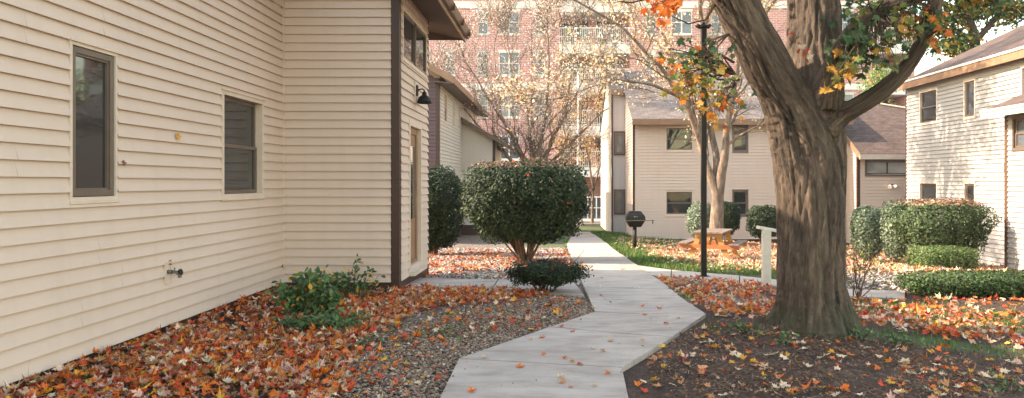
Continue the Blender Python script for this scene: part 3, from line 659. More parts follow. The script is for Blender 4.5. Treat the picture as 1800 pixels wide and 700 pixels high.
litter('fallen_leaves','thick carpet of orange and tan maple leaves along the left clapboard wall',19000,(-4.1,.4,4.0,10.6),[(L1,1.0),(L1b,.07)],size=(.038,.078),layers=.06,seed=11,nz=.45)
R1=[(1150,492),(1210,488),(1370,508),(1370,566),(1250,556),(1180,512)]
R2=[(1480,528),(1600,538),(1760,552),(1900,570),(1900,640),(1760,610),(1600,585),(1520,570),(1480,548)]
R3=[(1100,650),(1240,565),(1360,575),(1500,590),(1900,640),(1900,900),(1150,900)]
litter('fallen_leaves','orange and red maple leaves spread beside the big trunk, both sides',16000,(.8,10,4.0,12.4),[(R1,1.0),(R2,.95),(R3,.06),([(1590,516),(1900,516),(1900,552),(1600,536)],.35)],size=(.045,.08),layers=.05,seed=12,nz=.5,colw=[.28,.17,.05,.2,.1,.17,.03,.0])
T1=[(1140,442),(1200,430),(1370,424),(1370,476),(1240,468),(1150,455)]
T2=[(1490,420),(1620,430),(1620,512),(1490,505)]; T3=[(1600,465),(1770,465),(1770,495),(1600,505)]; T4=[(1060,405),(1190,418),(1180,436),(1110,436)]
litter('fallen_leaves','sunlit pale and orange leaves around the picnic table and small yard',30000,(1.0,12,12.5,27),[(T1,1.0),(T2,.7),(T3,.6),(T4,.35)],size=(.06,.10),tpl=MS,layers=.04,seed=13,nz=.7,cols=[PALEY,CREAM,ORANGE,RED,PINK,TAN,BRN],colw=[.14,.44,.11,.07,.16,.06,.02],ns=.6)
G1=[(740,418),(1005,440),(1010,500),(740,492)]
litter('fallen_leaves','red and tan leaves thinly strewn on gravel below the big round bush',5200,(-4.5,1,10.8,20),[(G1,.45)],size=(.05,.09),tpl=MS,layers=.03,seed=14,nz=.9,cols=[TAN,ORANGE,RED,BRN,CREAM],colw=[.3,.25,.15,.2,.1])
# pebbles
def ico():
    t=(1+5**.5)/2; v=np.array([(-1,t,0),(1,t,0),(-1,-t,0),(1,-t,0),(0,-1,t),(0,1,t),(0,-1,-t),(0,1,-t),(t,0,-1),(t,0,1),(-t,0,-1),(-t,0,1)],float); v/=np.linalg.norm(v[0])
    f=np.array([(0,11,5),(0,5,1),(0,1,7),(0,7,10),(0,10,11),(1,5,9),(5,11,4),(11,10,2),(10,7,6),(7,1,8),(3,9,4),(3,4,2),(3,2,6),(3,6,8),(3,8,9),(4,9,5),(2,4,11),(6,2,10),(8,6,7),(9,8,1)]); return v,f
def pebbles(name,label,n,box,polys,size,seed,nz=.3,cols=None):
    rs=np.random.default_rng(seed); x,y,z=sample(n,*box,polys,rs,nz=nz,nscale=2); n=len(x); T,Fc=ico(); k=12
    s=rs.uniform(*size,n)[:,None]*np.stack([rs.uniform(.7,1.5,n),rs.uniform(.7,1.2,n),rs.uniform(.35,.7,n)],1)
    a=rs.uniform(0,6.3,n);t=T[None]*s[:,None,:]*np.exp(rs.normal(0,.12,(n,k,1))); c,sn=np.cos(a)[:,None],np.sin(a)[:,None]
    V=np.stack([t[:,:,0]*c-t[:,:,1]*sn+x[:,None],t[:,:,0]*sn+t[:,:,1]*c+y[:,None],t[:,:,2]+z[:,None]+rs.uniform(-.002,.012,n)[:,None]+t[:,:,0]*rs.normal(0,.3,(n,1))],2)
    Fa=(Fc[None]+np.arange(n)[:,None,None]*k).reshape(-1,3)
    col=pal(cols or [(.29,.195,.14),(.20,.13,.092),(.38,.28,.215),(.12,.075,.055),(.48,.385,.32),(.32,.17,.11)],[.3,.22,.2,.15,.06,.07],n,.15,rs)
    o=np_mesh(name,V.reshape(-1,3),Fa,M['stone'],col=np.repeat(col,k,0),smoothf=True); tag(o,label,'gravel',kind='stuff')
GV=[(560,900),(590,690),(620,600),(760,560),(950,520),(1050,530),(1060,560),(960,590),(800,645),(770,720),(700,900)]
pebbles('gravel','brown river gravel between the leaf bed and the concrete path',60000,(-3,.6,4.0,10.4),[(GV,1.0)],(.008,.017),21)
pebbles('gravel','grey gravel bed under the big round bush beside the left house',30000,(-5,1,10.9,21),[([(700,400),(1010,425),(1025,500),(1000,500),(700,493)],1.0)],(.018,.034),22,cols=[(.36,.30,.27),(.22,.18,.16),(.5,.44,.41),(.14,.11,.1),(.6,.54,.5),(.3,.2,.16)])
pebbles('gravel','pale gravel at the bend of the side walkway and behind the trunk',12000,(1.2,7.5,9.5,16),[([(1130,488),(1260,494),(1280,506),(1200,508)],1.0),([(1490,470),(1620,480),(1620,512),(1490,507)],.8),([(1500,527),(1590,527),(1590,515),(1900,515),(1900,560),(1800,552),(1500,534)],.8)],(.014,.03),23,cols=[(.42,.37,.34),(.3,.26,.24),(.55,.5,.46),(.2,.16,.14),(.6,.54,.5),(.36,.28,.24)])
# grass
def grass(name,label,n,box,polys,h,seed,nz=.8,cols=None,w=.0035):
    rs=np.random.default_rng(seed); x,y,z=sample(n,*box,polys,rs,nz=nz,nscale=1.6); n=len(x)
    hh=rs.uniform(*h,n); a=rs.uniform(0,6.3,n); ln=rs.uniform(.1,.9,n)*hh; dx,dy=np.cos(a),np.sin(a); wx,wy=-dy*w*(1+y/14),dx*w*(1+y/14)
    b=np.stack([x,y,z-.005],1); wv=np.stack([wx,wy,wx*0],1)
    m=b+np.stack([dx*ln*.35,dy*ln*.35,hh*.6],1); t=b+np.stack([dx*ln,dy*ln,hh*.95],1)
    V=np.stack([b-wv,b+wv,m+wv*.7,m-wv*.7,t],1).reshape(-1,3); i=np.arange(n)[:,None]*5
    Fa=np.concatenate([i+[[0,1,2]],i+[[0,2,3]],i+[[3,2,4]]]).reshape(-1,3)
    col=pal(cols or [(.085,.16,.03),(.12,.21,.04),(.05,.10,.022),(.22,.24,.08)],[.35,.3,.25,.1],n,.15,rs)
    o=np_mesh(name,V,Fa,M['blade'],col=np.repeat(col,5,0)); tag(o,label,'grass',kind='stuff')
grass('grass','green grass strip edging the path and the side walkway by the lamp post',60000,(.3,6,11.5,32),[([(1093,443),(1112,436),(1240,465),(1367,474),(1367,500),(1230,486),(1130,474)],1.),([(1028,400),(1075,396),(1110,432),(1105,447),(1085,440),(1040,408)],1.),([(1060,410),(1190,420),(1200,436),(1120,440)],.35),([(925,436),(1000,424),(1005,440),(925,446)],1.)],(.05,.11),31)
grass('grass','thin green grass patches among the leaves right of the big trunk',26000,(1.0,10,5.5,12),[([(1500,528),(1640,535),(1900,556),(1900,590),(1640,572),(1500,545)],.8),([(1500,572),(1900,622),(1900,650),(1500,592)],.35),([(1180,500),(1235,500),(1240,520),(1200,525)],.7),([(1240,565),(1350,565),(1350,585),(1250,595)],.45),([(1100,640),(1150,610),(1180,640),(1120,700)],.1)],(.03,.07),32,nz=1.3)
grass('grass','small green tufts poking through the gravel beside the leaf bed',2600,(-3,.5,5,10),[([(600,590),(700,560),(850,540),(1040,530),(1040,545),(860,590),(680,640)],.30)],(.03,.07),33,nz=2.2)
litter('leaf_mulch','small brown and tan leaf scraps matted into the mulch around the big trunk',26000,(.8,10,4.0,9.2),[(R3,.8)],size=(.012,.035),layers=.01,seed=15,nz=.9,tilt=.3,cols=[(.16,.075,.045),(.26,.14,.085),(.10,.05,.032),(.40,.17,.06),(.42,.30,.21)],colw=[.35,.25,.2,.1,.1],tpl=MS,ns=1.5)
def scraps():
    rs=np.random.default_rng(77); x=rs.uniform(-1.2,2.6,9000); y=rs.uniform(4.6,14,9000); k=onpath(x,y); x,y=x[k],y[k]
    e=[tuple(p) for p in PATHW]; n=len(e)
    d=np.full(len(x),9.)
    for i in range(n):
        a=np.array(e[i]);b=np.array(e[(i+1)%n]); ab=b-a; t_=np.clip(((x-a[0])*ab[0]+(y-a[1])*ab[1])/(ab@ab),0,1); d=np.minimum(d,np.hypot(x-a[0]-t_*ab[0],y-a[1]-t_*ab[1]))
    k=rs.uniform(0,1,len(x))<(.015+.55*np.exp(-d/.035)); x,y=x[k],y[k]; n=len(x)
    V,Fa,cv=leaves_geo(MS,np.stack([x,y,gz(x,y)+.041],1),np.stack([rs.normal(0,.2,n),rs.normal(0,.2,n),np.ones(n)],1),rs.uniform(.006,.017,n),rs.uniform(0,6.3,n),pal([(.14,.08,.05),(.3,.2,.13),(.08,.055,.04),(.4,.2,.08)],[.4,.3,.2,.1],n,.15,rs),rs.normal(.1,.2,n),rs)
    tag(np_mesh('leaf_scraps',V,Fa,M['stone'],col=cv),'tiny brown leaf and soil scraps along the concrete path edges','leaf scraps',kind='stuff')
scraps()
def needles():
    rs=np.random.default_rng(41); x,y,z=sample(30000,.9,9,4,8.6,[(R3,.8)],rs,nz=.6,nscale=1.2); n=len(x)
    L=rs.uniform(.03,.10,n);a=rs.uniform(0,6.3,n);d=np.stack([np.cos(a),np.sin(a),rs.normal(0,.15,n)],1)*L[:,None]/2; w=np.stack([-np.sin(a),np.cos(a),np.zeros(n)],1)*.0016
    p=np.stack([x,y,z+rs.uniform(.003,.018,n)],1); V=np.stack([p-d-w,p-d+w,p+d+w,p+d-w],1).reshape(-1,3); Fa=(np.arange(n)[:,None]*4+np.array([0,1,2,3]))
    col=pal([(.26,.155,.10),(.15,.085,.06),(.42,.29,.20),(.07,.045,.03)],[.4,.3,.15,.15],n,.15,rs)
    o=np_mesh('pine_straw',V,Fa,M['stone'],col=np.repeat(col,4,0)); tag(o,'brown pine straw and twigs scattered over the dark mulch by the trunk','pine straw',kind='stuff')
needles()
# ---- individual leaves
CN={'orange':ORANGE,'red':RED,'yellow':YEL,'cream':CREAM,'tan':TAN,'brown':BRN}
protos={}
rl=np.random.default_rng(5)
for cn,cc in CN.items():
    for v in range(3):
        V,Fa,cv=leaves_geo(MT,np.zeros((1,3)),np.array([[0,0,1.]]),np.array([1.0]),np.array([0.]),np.array([cc])*rl.uniform(.85,1.15),np.array([rl.uniform(.05,.45)]),rl)
        me=bpy.data.meshes.new('fallen_leaf'); me.from_pydata(V.tolist(),[],Fa.tolist()); a=me.color_attributes.new('col','FLOAT_COLOR','POINT'); c=np.ones((len(V),4));c[:,:3]=cv;a.data.foreach_set('color',c.ravel()); me.materials.append(M['litter'])
        protos[cn,v]=(me,-V[:,2].min())
def put_leaf(x,y,z,cn,size,label,group,tilt=.15,name='fallen_leaf'):
    me,mn=protos[cn,rnd.randrange(3)]; o=bpy.data.objects.new(name,me); C.objects.link(o)
    o.location=(x,y,z+.006+min(mn,.35)*size*.5); o.scale=(size,)*3; o.rotation_euler=(rnd.gauss(0,tilt),rnd.gauss(0,tilt),rnd.uniform(0,6.28)); tag(o,label,'leaf',group); return o
PL=[(913,653,'orange',1.2),(986,681,'tan',1.1),(984,672,'cream',1),(957,631,'orange',.8),(992,638,'orange',.8),(1005,644,'yellow',.9),(1019,649,'red',.9),(1073,607,'yellow',1),(1061,625,'tan',.9),(1043,621,'cream',.7),(1070,665,'orange',.9),(1003,690,'orange',.6),(1046,688,'cream',.7),(952,600,'orange',1),(934,604,'cream',.8),(1006,590,'red',.8),(987,581,'red',1),(1128,606,'yellow',.8),(1130,616,'brown',.4),(1171,576,'orange',1.1),(1144,567,'red',.5),(1118,585,'cream',.6),(1132,559,'orange',1),(1193,566,'yellow',.8),(1160,548,'red',1),(1128,544,'orange',.9),(1173,561,'cream',.8),(1066,532,'cream',.9),(1057,525,'red',.9),(1073,538,'tan',.7),(1057,493,'red',.8),(1055,508,'cream',.9),(1123,511,'cream',.8),(1095,478,'orange',1.3),(853,637,'cream',.9),(828,698,'orange',1.1),(1044,546,'cream',1),(1021,569,'brown',.5)]
for px,py,cn,s in PL:
    g=Gp(px,py); slabn='nearest slab' if py>652 else 'slab with the left corner' if py>590 else 'slab at the right bend' if py>556 else 'stretch past the bend' if py>505 else 'far stretch'
    mid=np.interp(py,[470,510,556,600,650,700],[1065,1100,1140,1070,960,940]); side='left side' if px<mid-40 else 'right side' if px>mid+40 else 'middle'
    szn='small ' if s<.75 else 'large ' if s>1.05 else ''
    put_leaf(g[0],g[1],g[2]+.037,cn,.062*s,f'{szn}{cn} maple leaf on the concrete path, {slabn}, {side}','loose leaves on the concrete path',.1)
def rleaves(n,poly,where,group,seed,w,size=(.05,.075)):
    rs=np.random.default_rng(seed); xs=[p[0] for p in poly]; ys=[p[1] for p in poly]; k=0
    while k<n:
        px,py=rs.uniform(min(xs),max(xs)),rs.uniform(min(ys),max(ys))
        if not inpoly(np.array([px]),np.array([py]),poly)[0]: continue
        g=Gp(px,py); 
        if onpath(np.array([g[0]]),np.array([g[1]]))[0] or (g[0]-TREE[0])**2+(g[1]-TREE[1])**2<.5**2: continue
        cn=rs.choice(list(CN),p=w); put_leaf(g[0],g[1],g[2]+.004,str(cn),rs.uniform(*size),f'{cn} maple leaf lying {where}',group,.28); k+=1
GW=[.22,.08,.2,.34,.13,.03]
rleaves(42,[(1115,700),(1120,640),(1250,585),(1330,600),(1330,700)],'on dark mulch between the path edge and the trunk','loose leaves on the mulch',51,GW)
rleaves(60,[(1330,700),(1330,585),(1500,600),(1560,620),(1560,700)],'on dark mulch in front of the big trunk','loose leaves on the mulch',52,GW)
rleaves(60,[(1560,700),(1560,610),(1800,640),(1800,700)],'on dark mulch in the bottom right corner','loose leaves on the mulch',53,GW)
rleaves(34,[(620,690),(650,610),(760,575),(900,560),(960,580),(800,640),(760,700)],'on brown gravel left of the path','loose leaves on the gravel',54,[.3,.15,.1,.25,.15,.05])
rleaves(14,[(690,560),(800,545),(830,580),(700,600)],'in the loose heap on gravel by the leaf bed','loose leaves on the gravel',55,[.2,.1,.2,.4,.05,.05],(.06,.08))
for (px,py,cn,s,lb) in ((306,240,'yellow',.075,'yellow maple leaf stuck to the left clapboard wall between its two windows'),(210,287,'brown',.05,'curled brown leaf caught beside the tall narrow window'),(293,462,'brown',.055,'curled brown leaf caught above the hose tap'),(500,468,'brown',.05,'brown leaf caught in the corner where two clapboard walls meet')):
    Y=4.05*F/(CX-px); Y=min(Y,10.05); o=put_leaf(XA+.03,Y,rz(py,Y),cn,s,lb,None); o.location.z=rz(py,Y); o.rotation_euler=(R(80),0,R(80)) ; o.name='stuck_leaf'
# ============================================================ TREES
def grow(T,L,p,d,ln,r,lvl,mx,rs,up=.12,spread=.65,nch=4,wob=.16,ratio=.66,bias=(0,0,0),minr=.004):
    n=4 if lvl<mx else 3; pts=[p];rad=[r];dd=d.copy(); bias=np.array(bias)
    for i in range(n):
        dd=dd+rs.normal(0,wob,3)+np.array([0,0,up])*.5+bias*.3; dd/=np.linalg.norm(dd); pts.append(pts[-1]+dd*ln/n); rad.append(max(minr*.6,r*(1-(i+1)/n*.5)))
    T.tube(pts,rad,6 if lvl==0 else 5 if lvl==1 else 3,cap=False)
    if lvl>=mx: 
        for q in pts[1:]: L.append(q)
        return
    if lvl>=mx-1:
        for q in pts[2:]: L.append(q)
    k=nch+int(rs.integers(-1,2))
    for j in range(max(2,k)):
        t=.3+.7*(j+rs.uniform(0,.8))/k; t=min(t,1.0); i=min(int(t*n),n-1); f=t*n-i; q=pts[i]*(1-f)+pts[i+1]*f
        ax=pts[i+1]-pts[i];ax/=np.linalg.norm(ax); v=rs.normal(0,1,3);v-=ax*np.dot(v,ax);v/=np.linalg.norm(v)
        a=rs.uniform(.5,1.2)*spread; nd=ax*math.cos(a)+v*math.sin(a); grow(T,L,q,nd,ln*ratio*rs.uniform(.75,1.2),max(minr,r*.5*rs.uniform(.8,1.1)),lvl+1,mx,rs,up,spread,nch,wob,ratio,bias,minr)
    grow(T,L,pts[-1],dd,ln*ratio,max(minr,rad[-1]),lvl+1,mx,rs,up,spread,nch,wob,ratio,bias,minr)
def crown_leaves(name,L,parent,n,size,cols,w,seed,spread=.15,tpl=OV,mat='leaf',filt=None,down=0):
    rs=np.random.default_rng(seed); L=np.array(L); i=rs.integers(0,len(L),n); pos=L[i]+rs.normal(0,spread,(n,3))
    if filt is not None: k=filt(pos); pos=pos[k]; n=len(pos)
    if n==0: return
    nr=rs.normal(0,1,(n,3))+np.array([0,-.3,.3]); V,Fa,cv=leaves_geo(tpl,pos,nr,rs.uniform(*size,n),rs.uniform(0,6.3,n),pal(cols,w,n,.18,rs),rs.normal(.1,.3,n),rs)
    return np_mesh(name,V,Fa,M[mat],parent,col=cv)
def vase_tree(name,base,stems,lab,cat,seed,mx,ln,nleaf,lsize,cols,w,group=None,bias=(0,0,0),trunkr=None,bark='bark_pale',nch=4,spread=.6,up=.12,minr=.005,fil=None,lspread=.18):
    t=empty(name,tuple(base)); tag(t,lab,cat,group); rs=np.random.default_rng(seed); T=MB();B=MB();L=[]
    for st in stems:
        pts=[np.array(q[:3],float) for q in st]; rad=[q[3] for q in st]
        # smooth
        P2=[];R2_=[]
        for i in range(len(pts)-1):
            for f in (0,.33,.66): P2.append(pts[i]*(1-f)+pts[i+1]*f+rs.normal(0,.02,3)*(i>0)); R2_.append(rad[i]*(1-f)+rad[i+1]*f)
        P2.append(pts[-1]);R2_.append(rad[-1]); T.tube(P2,R2_,10,cap=False)
        m=len(P2)
        for i in range(max(2,m//3),m,1):
            d=P2[min(i+1,m-1)]-P2[i-1]; d/=np.linalg.norm(d); v=rs.normal(0,1,3); v-=d*np.dot(v,d); v/=np.linalg.norm(v); a=rs.uniform(.5,1.0)
            grow(B,L,P2[i],d*math.cos(a)+v*math.sin(a),ln*rs.uniform(.7,1.2),R2_[i]*.42,1,mx,rs,up,spread,nch,bias=bias,minr=minr)
        d=P2[-1]-P2[-2];d/=np.linalg.norm(d); grow(B,L,P2[-1],d,ln*1.2,R2_[-1],0,mx,rs,up,spread,nch,bias=bias,minr=minr)
    T.build('trunk',M[bark],t); B.build('branches',M[bark],t)
    crown_leaves('crown',L,t,nleaf,lsize,cols,w,seed+1,lspread,filt=fil)
    if seed==62:  # unseen leaf clumps added above the tree to mottle the right house wall
        Q=[]
        while len(Q)<75:
            v=rs.uniform(-1,1,3)
            if v@v<1: Q.append(np.array([3.9,22.3,9.6])+v*np.array([2.6,2.6,2.3]))
        crown_leaves('shadow_crown',Q,t,4200,(.12,.19),cols,w,seed+2,.27,filt=lambda p:(proj(p[:,0],p[:,1],p[:,2])[1]<-8))
    return t
PEACH=[(.80,.56,.47),(.82,.68,.61),(.76,.46,.28),(.85,.79,.72),(.66,.42,.34)]
def S(*q): return [(*P(px,py,Y),r) for px,py,Y,r in q]
g=Gp(935,400); YT=31.0
gb=np.array([px2(935,YT),YT,float(gz(px2(935,YT),YT))])
def SB(Y,*q): return [(*P(px,py,Y+dy),r) for px,py,dy,r in q]
b0=(935,385,0,.16)
vase_tree('ornamental_tree',gb,[SB(YT,b0,(925,290,0,.10),(890,220,-.6,.07),(850,160,-1,.04)),SB(YT,b0,(935,280,0,.10),(925,190,.5,.07),(900,110,1,.04)),SB(YT,b0,(945,285,0,.10),(960,200,-.5,.07),(965,100,-1,.04)),SB(YT,b0,(930,300,.4,.08),(880,200,1,.05),(870,110,1.4,.03)),SB(YT,b0,(950,300,.4,.08),(995,190,-.8,.05),(1010,90,-1.2,.03)),SB(YT,b0,(940,290,.4,.08),(935,200,1.2,.05),(935,70,1.6,.03)),SB(YT,b0,(950,290,.3,.10),(985,220,.8,.07),(1020,150,1.4,.04)),SB(YT,b0,(955,300,.3,.09),(1005,250,.6,.06),(1050,205,1,.035)),SB(YT,b0,(915,300,-.2,.09),(868,250,-.6,.06),(835,215,-1,.035))],
  'nearly bare vase shaped tree with pale peach leaves above the big round bush','tree',61,3,1.5,14500,(.06,.105),PEACH,[.25,.3,.09,.3,.06],minr=.009,up=.2,nch=5)
Y2=22.5; g2=np.array([px2(1258,Y2),Y2,float(gz(px2(1258,Y2),Y2))])
b0=(1258,420,0,.25);b1=(1262,345,0,.19)
vase_tree('ornamental_tree',g2,[SB(Y2,b0,b1,(1240,290,0,.12),(1228,230,0,.10),(1200,150,.3,.08),(1165,60,.6,.055),(1135,-30,1,.05)),SB(Y2,b1,(1258,270,.2,.11),(1243,170,.4,.08),(1235,60,.5,.08),(1228,-60,.7,.05)),SB(Y2,b1,(1272,280,-.2,.13),(1280,210,-.3,.10),(1297,110,-.3,.075),(1318,0,-.3,.06)),SB(Y2,(1232,250,0,.11),(1210,190,-.5,.09),(1160,115,-1,.06),(1090,45,-1.6,.04),(1010,0,-2,.03)),SB(Y2,(1297,110,-.3,.08),(1330,0,-.6,.06),(1390,-110,-.9,.04),(1450,-160,-1,.03)),SB(Y2,(1235,60,.5,.07),(1270,-60,-.3,.06),(1330,-180,-.8,.04)),SB(Y2,(1228,-60,.7,.06),(1240,-160,-.5,.05),(1290,-240,-1.2,.03)),SB(Y2,(1297,110,-.3,.06),(1350,20,-1.0,.05),(1400,-60,-1.6,.035)),SB(Y2,(1215,180,0,.07),(1150,150,-.8,.045),(1085,140,-1.4,.03),(1050,150,-1.6,.02))],  # extra stems above the view added to cast shadows on the right house
  'multi stemmed tree with peeling grey bark and yellow leaves behind the picnic table','tree',62,3,1.25,12000,(.07,.12),[(.80,.52,.24),(.82,.62,.42),(.80,.38,.18),(.84,.74,.60),(.34,.36,.14)],[.18,.26,.12,.38,.06],bias=(-.12,0,0),minr=.007,nch=4,up=.12,lspread=.14)
Y3=40.0; g3=np.array([px2(1041,Y3),Y3,float(gz(px2(1041,Y3),Y3))])
vase_tree('ornamental_tree',g3,[SB(Y3,(1041,392,0,.10),(1042,330,0,.07),(1035,280,.3,.05),(1020,230,.5,.03)),SB(Y3,(1042,340,0,.06),(1055,290,0,.04),(1066,240,0,.03)),SB(Y3,(1041,350,0,.05),(1022,310,0,.03),(1005,270,0,.02))],
  'slender young tree with golden leaves at the far end of the path','tree',63,3,1.4,3000,(.10,.16),[(.80,.48,.22),(.78,.36,.14),(.8,.6,.4)],[.4,.3,.3],minr=.012)
# foliage tree upper right behind right house
Y5=27.5
def leafy_tree(name,label,base,stems,centres,n,size,cols,w,seed,mat='leaf',fil=None,bark='bark_dark'):
    t=empty(name,tuple(base)); tag(t,label,'tree'); rs=np.random.default_rng(seed); T=MB();L=[]
    for st in stems: T.tube([np.array(q[:3]) for q in st],[q[3] for q in st],8,cap=False)
    for c,rx,ry,rz_ in centres:
        k=14
        for _ in range(k):
            v=rs.normal(0,1,3);v/=np.linalg.norm(v); q=np.array(c)+v*np.array([rx,ry,rz_])*rs.uniform(.1,.9)
            T.tube([np.array(c),(np.array(c)+q)/2+rs.normal(0,.12,3),q],[.03,.02,.008],4,cap=False)
            for _ in range(3): L.append(q+rs.normal(0,.3,3)*np.array([rx,ry,rz_])*.5)
    T.build('trunk',M[bark],t)
    crown_leaves('crown',L,t,n,size,cols,w,seed,.16*1.3,filt=fil,mat=mat)
GRN=[(.07,.12,.03),(.12,.17,.04),(.04,.07,.02),(.45,.30,.05),(.6,.25,.04)]
Y5=29
leafy_tree('shade_tree','green and yellow leaved tree rising behind the right hand roof',(px2(1730,Y5),Y5,-.9),[SB(Y5,(1730,350,0,.3),(1722,150,0,.25),(1712,60,0,.2),(1690,0,0,.15),(1680,-60,0,.1)),SB(Y5,(1716,75,0,.14),(1680,55,0,.1),(1640,48,0,.07)),SB(Y5,(1718,70,0,.14),(1760,20,0,.1),(1800,-20,0,.07)),SB(Y5,(1700,90,0,.09),(1675,60,0,.06))],
  [(P(1650,40,Y5),1.3,1.2,.7),(P(1700,15,Y5),1.6,1.3,.8),(P(1760,10,Y5),1.5,1.2,.8),(P(1820,25,Y5),1.6,1.2,.9),(P(1680,80,Y5),.9,.8,.5),(P(1600,-20,Y5),1.5,1.2,.7),(P(1760,-60,Y5),2.5,1.6,1.2),(P(1640,-70,Y5),2.2,1.6,1.2)],9000,(.13,.22),GRN,[.3,.28,.2,.15,.07],71)
Y6=34
leafy_tree('shade_tree','bright green small tree seen between the big trunk and its low limb',(px2(1520,Y6),Y6,-1),[SB(Y6,(1520,370,0,.2),(1523,240,0,.15),(1530,170,0,.08))],[(P(1530,180,Y6),1.0,1,.9),(P(1510,215,Y6),.9,1,.7),(P(1560,140,Y6),1.0,1,.6),(P(1565,205,Y6),.8,1,.5)],3200,(.12,.2),[(.20,.30,.07),(.28,.36,.12),(.12,.2,.05),(.6,.35,.08)],[.4,.3,.2,.1],72)
# ---- big maple
def big_maple():
    base=(TREE[0],TREE[1],float(gz(*TREE))-.0); t=empty('maple_tree',base); tag(t,'massive maple with furrowed brown bark standing on the mulch right of the path','tree')
    Y=7.09
    ch=[ [(1432,650,0,.47),(1431,600,0,.44),(1429,565,0,.40),(1427,535,0,.37),(1425,490,0,.35),(1425,420,0,.345),(1423,350,0,.345),(1418,290,0,.345),(1407,240,-.02,.325),(1386,185,-.05,.275),(1358,135,-.1,.25),(1328,75,-.2,.235),(1293,0,-.3,.22),(1260,-80,-.4,.23),(1215,-190,-.5,.18),(1150,-330,-.6,.12),(1060,-450,-.6,.07)],
         [(1440,560,.06,.18),(1440,450,.06,.25),(1440,340,.06,.27),(1437,250,.08,.29),(1433,180,.1,.30),(1430,110,.2,.29),(1430,40,.35,.29),(1428,-60,.5,.26),(1440,-200,.7,.2),(1450,-360,.9,.12),(1480,-500,1,.06)],
         [(1445,190,-.1,.20),(1462,125,-.2,.12),(1492,66,-.3,.095),(1535,24,-.35,.082),(1600,0,-.4,.07),(1700,-40,-.5,.055),(1830,-110,-.6,.035)],
         [(1445,225,-.05,.22),(1478,203,-.12,.115),(1508,186,-.2,.10),(1552,158,-.3,.092),(1594,118,-.35,.082),(1622,72,-.4,.075),(1640,25,-.45,.07),(1655,-30,-.5,.065),(1690,-130,-.5,.05),(1740,-230,-.5,.03)] ]
    chains=[[(*P(px,py,Y+dy),r) for px,py,dy,r in c] for c in ch]
    mb=MB(); SEG=[]
    for c in chains:
        pts=[np.array(q[:3]) for q in c]; rad=[q[3] for q in c]; pp=[];rr=[]
        n=len(pts)
        for i in range(n-1):
            p0=pts[max(i-1,0)];p1=pts[i];p2=pts[i+1];p3=pts[min(i+2,n-1)]
            for f in (0,.25,.5,.75):
                pp.append(.5*((2*p1)+(-p0+p2)*f+(2*p0-5*p1+4*p2-p3)*f*f+(-p0+3*p1-3*p2+p3)*f**3)); rr.append(rad[i]*(1-f)+rad[i+1]*f)
        pp.append(pts[-1]);rr.append(rad[-1]); mb.tube(pp,rr,20)
        cum=0.; tt=pp[1]-pp[0]; tt/=np.linalg.norm(tt); uu=np.cross(tt,[0.1,1.,0.]); uu/=np.linalg.norm(uu); off=np.array([len(SEG)*.37,len(SEG)*.11,0])
        off[:]=off if c is not chains[0] else 0
        for i in range(len(pp)-1):
            tt=pp[i+1]-pp[i]; L=np.linalg.norm(tt); tt/=L; uu=uu-tt*np.dot(uu,tt); uu/=np.linalg.norm(uu); SEG.append((pp[i],pp[i+1],rr[i],rr[i+1],uu.copy(),np.cross(tt,uu),cum,off)); cum+=L
    me=bpy.data.meshes.new('tmp'); me.from_pydata(mb.v,[],mb.f); o=bpy.data.objects.new('tmp',me); C.objects.link(o)
    m=o.modifiers.new('r','REMESH'); m.mode='VOXEL'; m.voxel_size=.016; s=o.modifiers.new('s','SMOOTH'); s.factor=.5; s.iterations=26
    dg=bpy.context.evaluated_depsgraph_get(); dg.update(); ev=o.evaluated_get(dg); me2=bpy.data.meshes.new_from_object(ev); bpy.data.objects.remove(o)
    nv=len(me2.vertices); co=np.empty(nv*3); me2.vertices.foreach_get('co',co); co=co.reshape(-1,3); nr=np.empty(nv*3); me2.vertices.foreach_get('normal',nr); nr=nr.reshape(-1,3)
    best=np.full(nv,1e9); U=np.zeros((nv,3)); run=0.
    A=np.array([s[0] for s in SEG]); 
    tot=np.zeros(nv)
    for (a,b,ra,rb,uu,vv,cum,off) in SEG:
        d=b-a; L=np.linalg.norm(d); dn=d/L; t_=np.clip(((co-a)@d)/L**2,0,1); q=a+t_[:,None]*d; dist=np.linalg.norm(co-q,axis=1)/(ra*(1-t_)+rb*t_)
        k=dist<best; best=np.where(k,dist,best)
        rel=co-a; sc_=.36/np.maximum(ra*(1-t_)+rb*t_,.08)*.5+.5
        loc=np.stack([(rel@uu)*sc_,(rel@vv)*sc_,(cum+t_*L)*.18],1)+off
        U[k]=loc[k]; tot[k]=(ra*(1-t_)+rb*t_)[k]
    disp=np.zeros(nv)
    for i in range(nv):
        u=U[i]; w=mnoise.noise(u*2.5)*.35; v1=mnoise.noise(Vector((u[0]*13,u[1]*13,u[2]*9))+Vector((w*2,w*2,0)))
        v2=mnoise.noise(Vector((u[0]*30,u[1]*30,u[2]*26))+Vector((5,w,2))); rdg=1-abs(v1)*2.2; disp[i]=-.034*max(0,rdg)**1.6-.015*max(0,1-abs(v2)*2.5)**1.6+.012*mnoise.noise(Vector(co[i]*2.3))+.016*mnoise.noise(Vector(u*4))
    amp=np.clip(tot/.3,.15,1.1)
    an=np.arctan2(co[:,1]-TREE[1],co[:,0]-TREE[0]); hz_=np.clip(co[:,2]-base[2],0,9)
    disp+=np.exp(-hz_/.16)*(.07*np.maximum(0,np.sin(an*3+.6))**2+.06*np.maximum(0,np.sin(an*5+2.2))**2+.02)
    co2=co+nr*(disp*amp)[:,None]
    co2-=np.array(base); me2.vertices.foreach_set('co',co2.ravel())
    at=me2.attributes.new('bark','FLOAT_VECTOR','POINT'); at.data.foreach_set('vector',U.ravel())
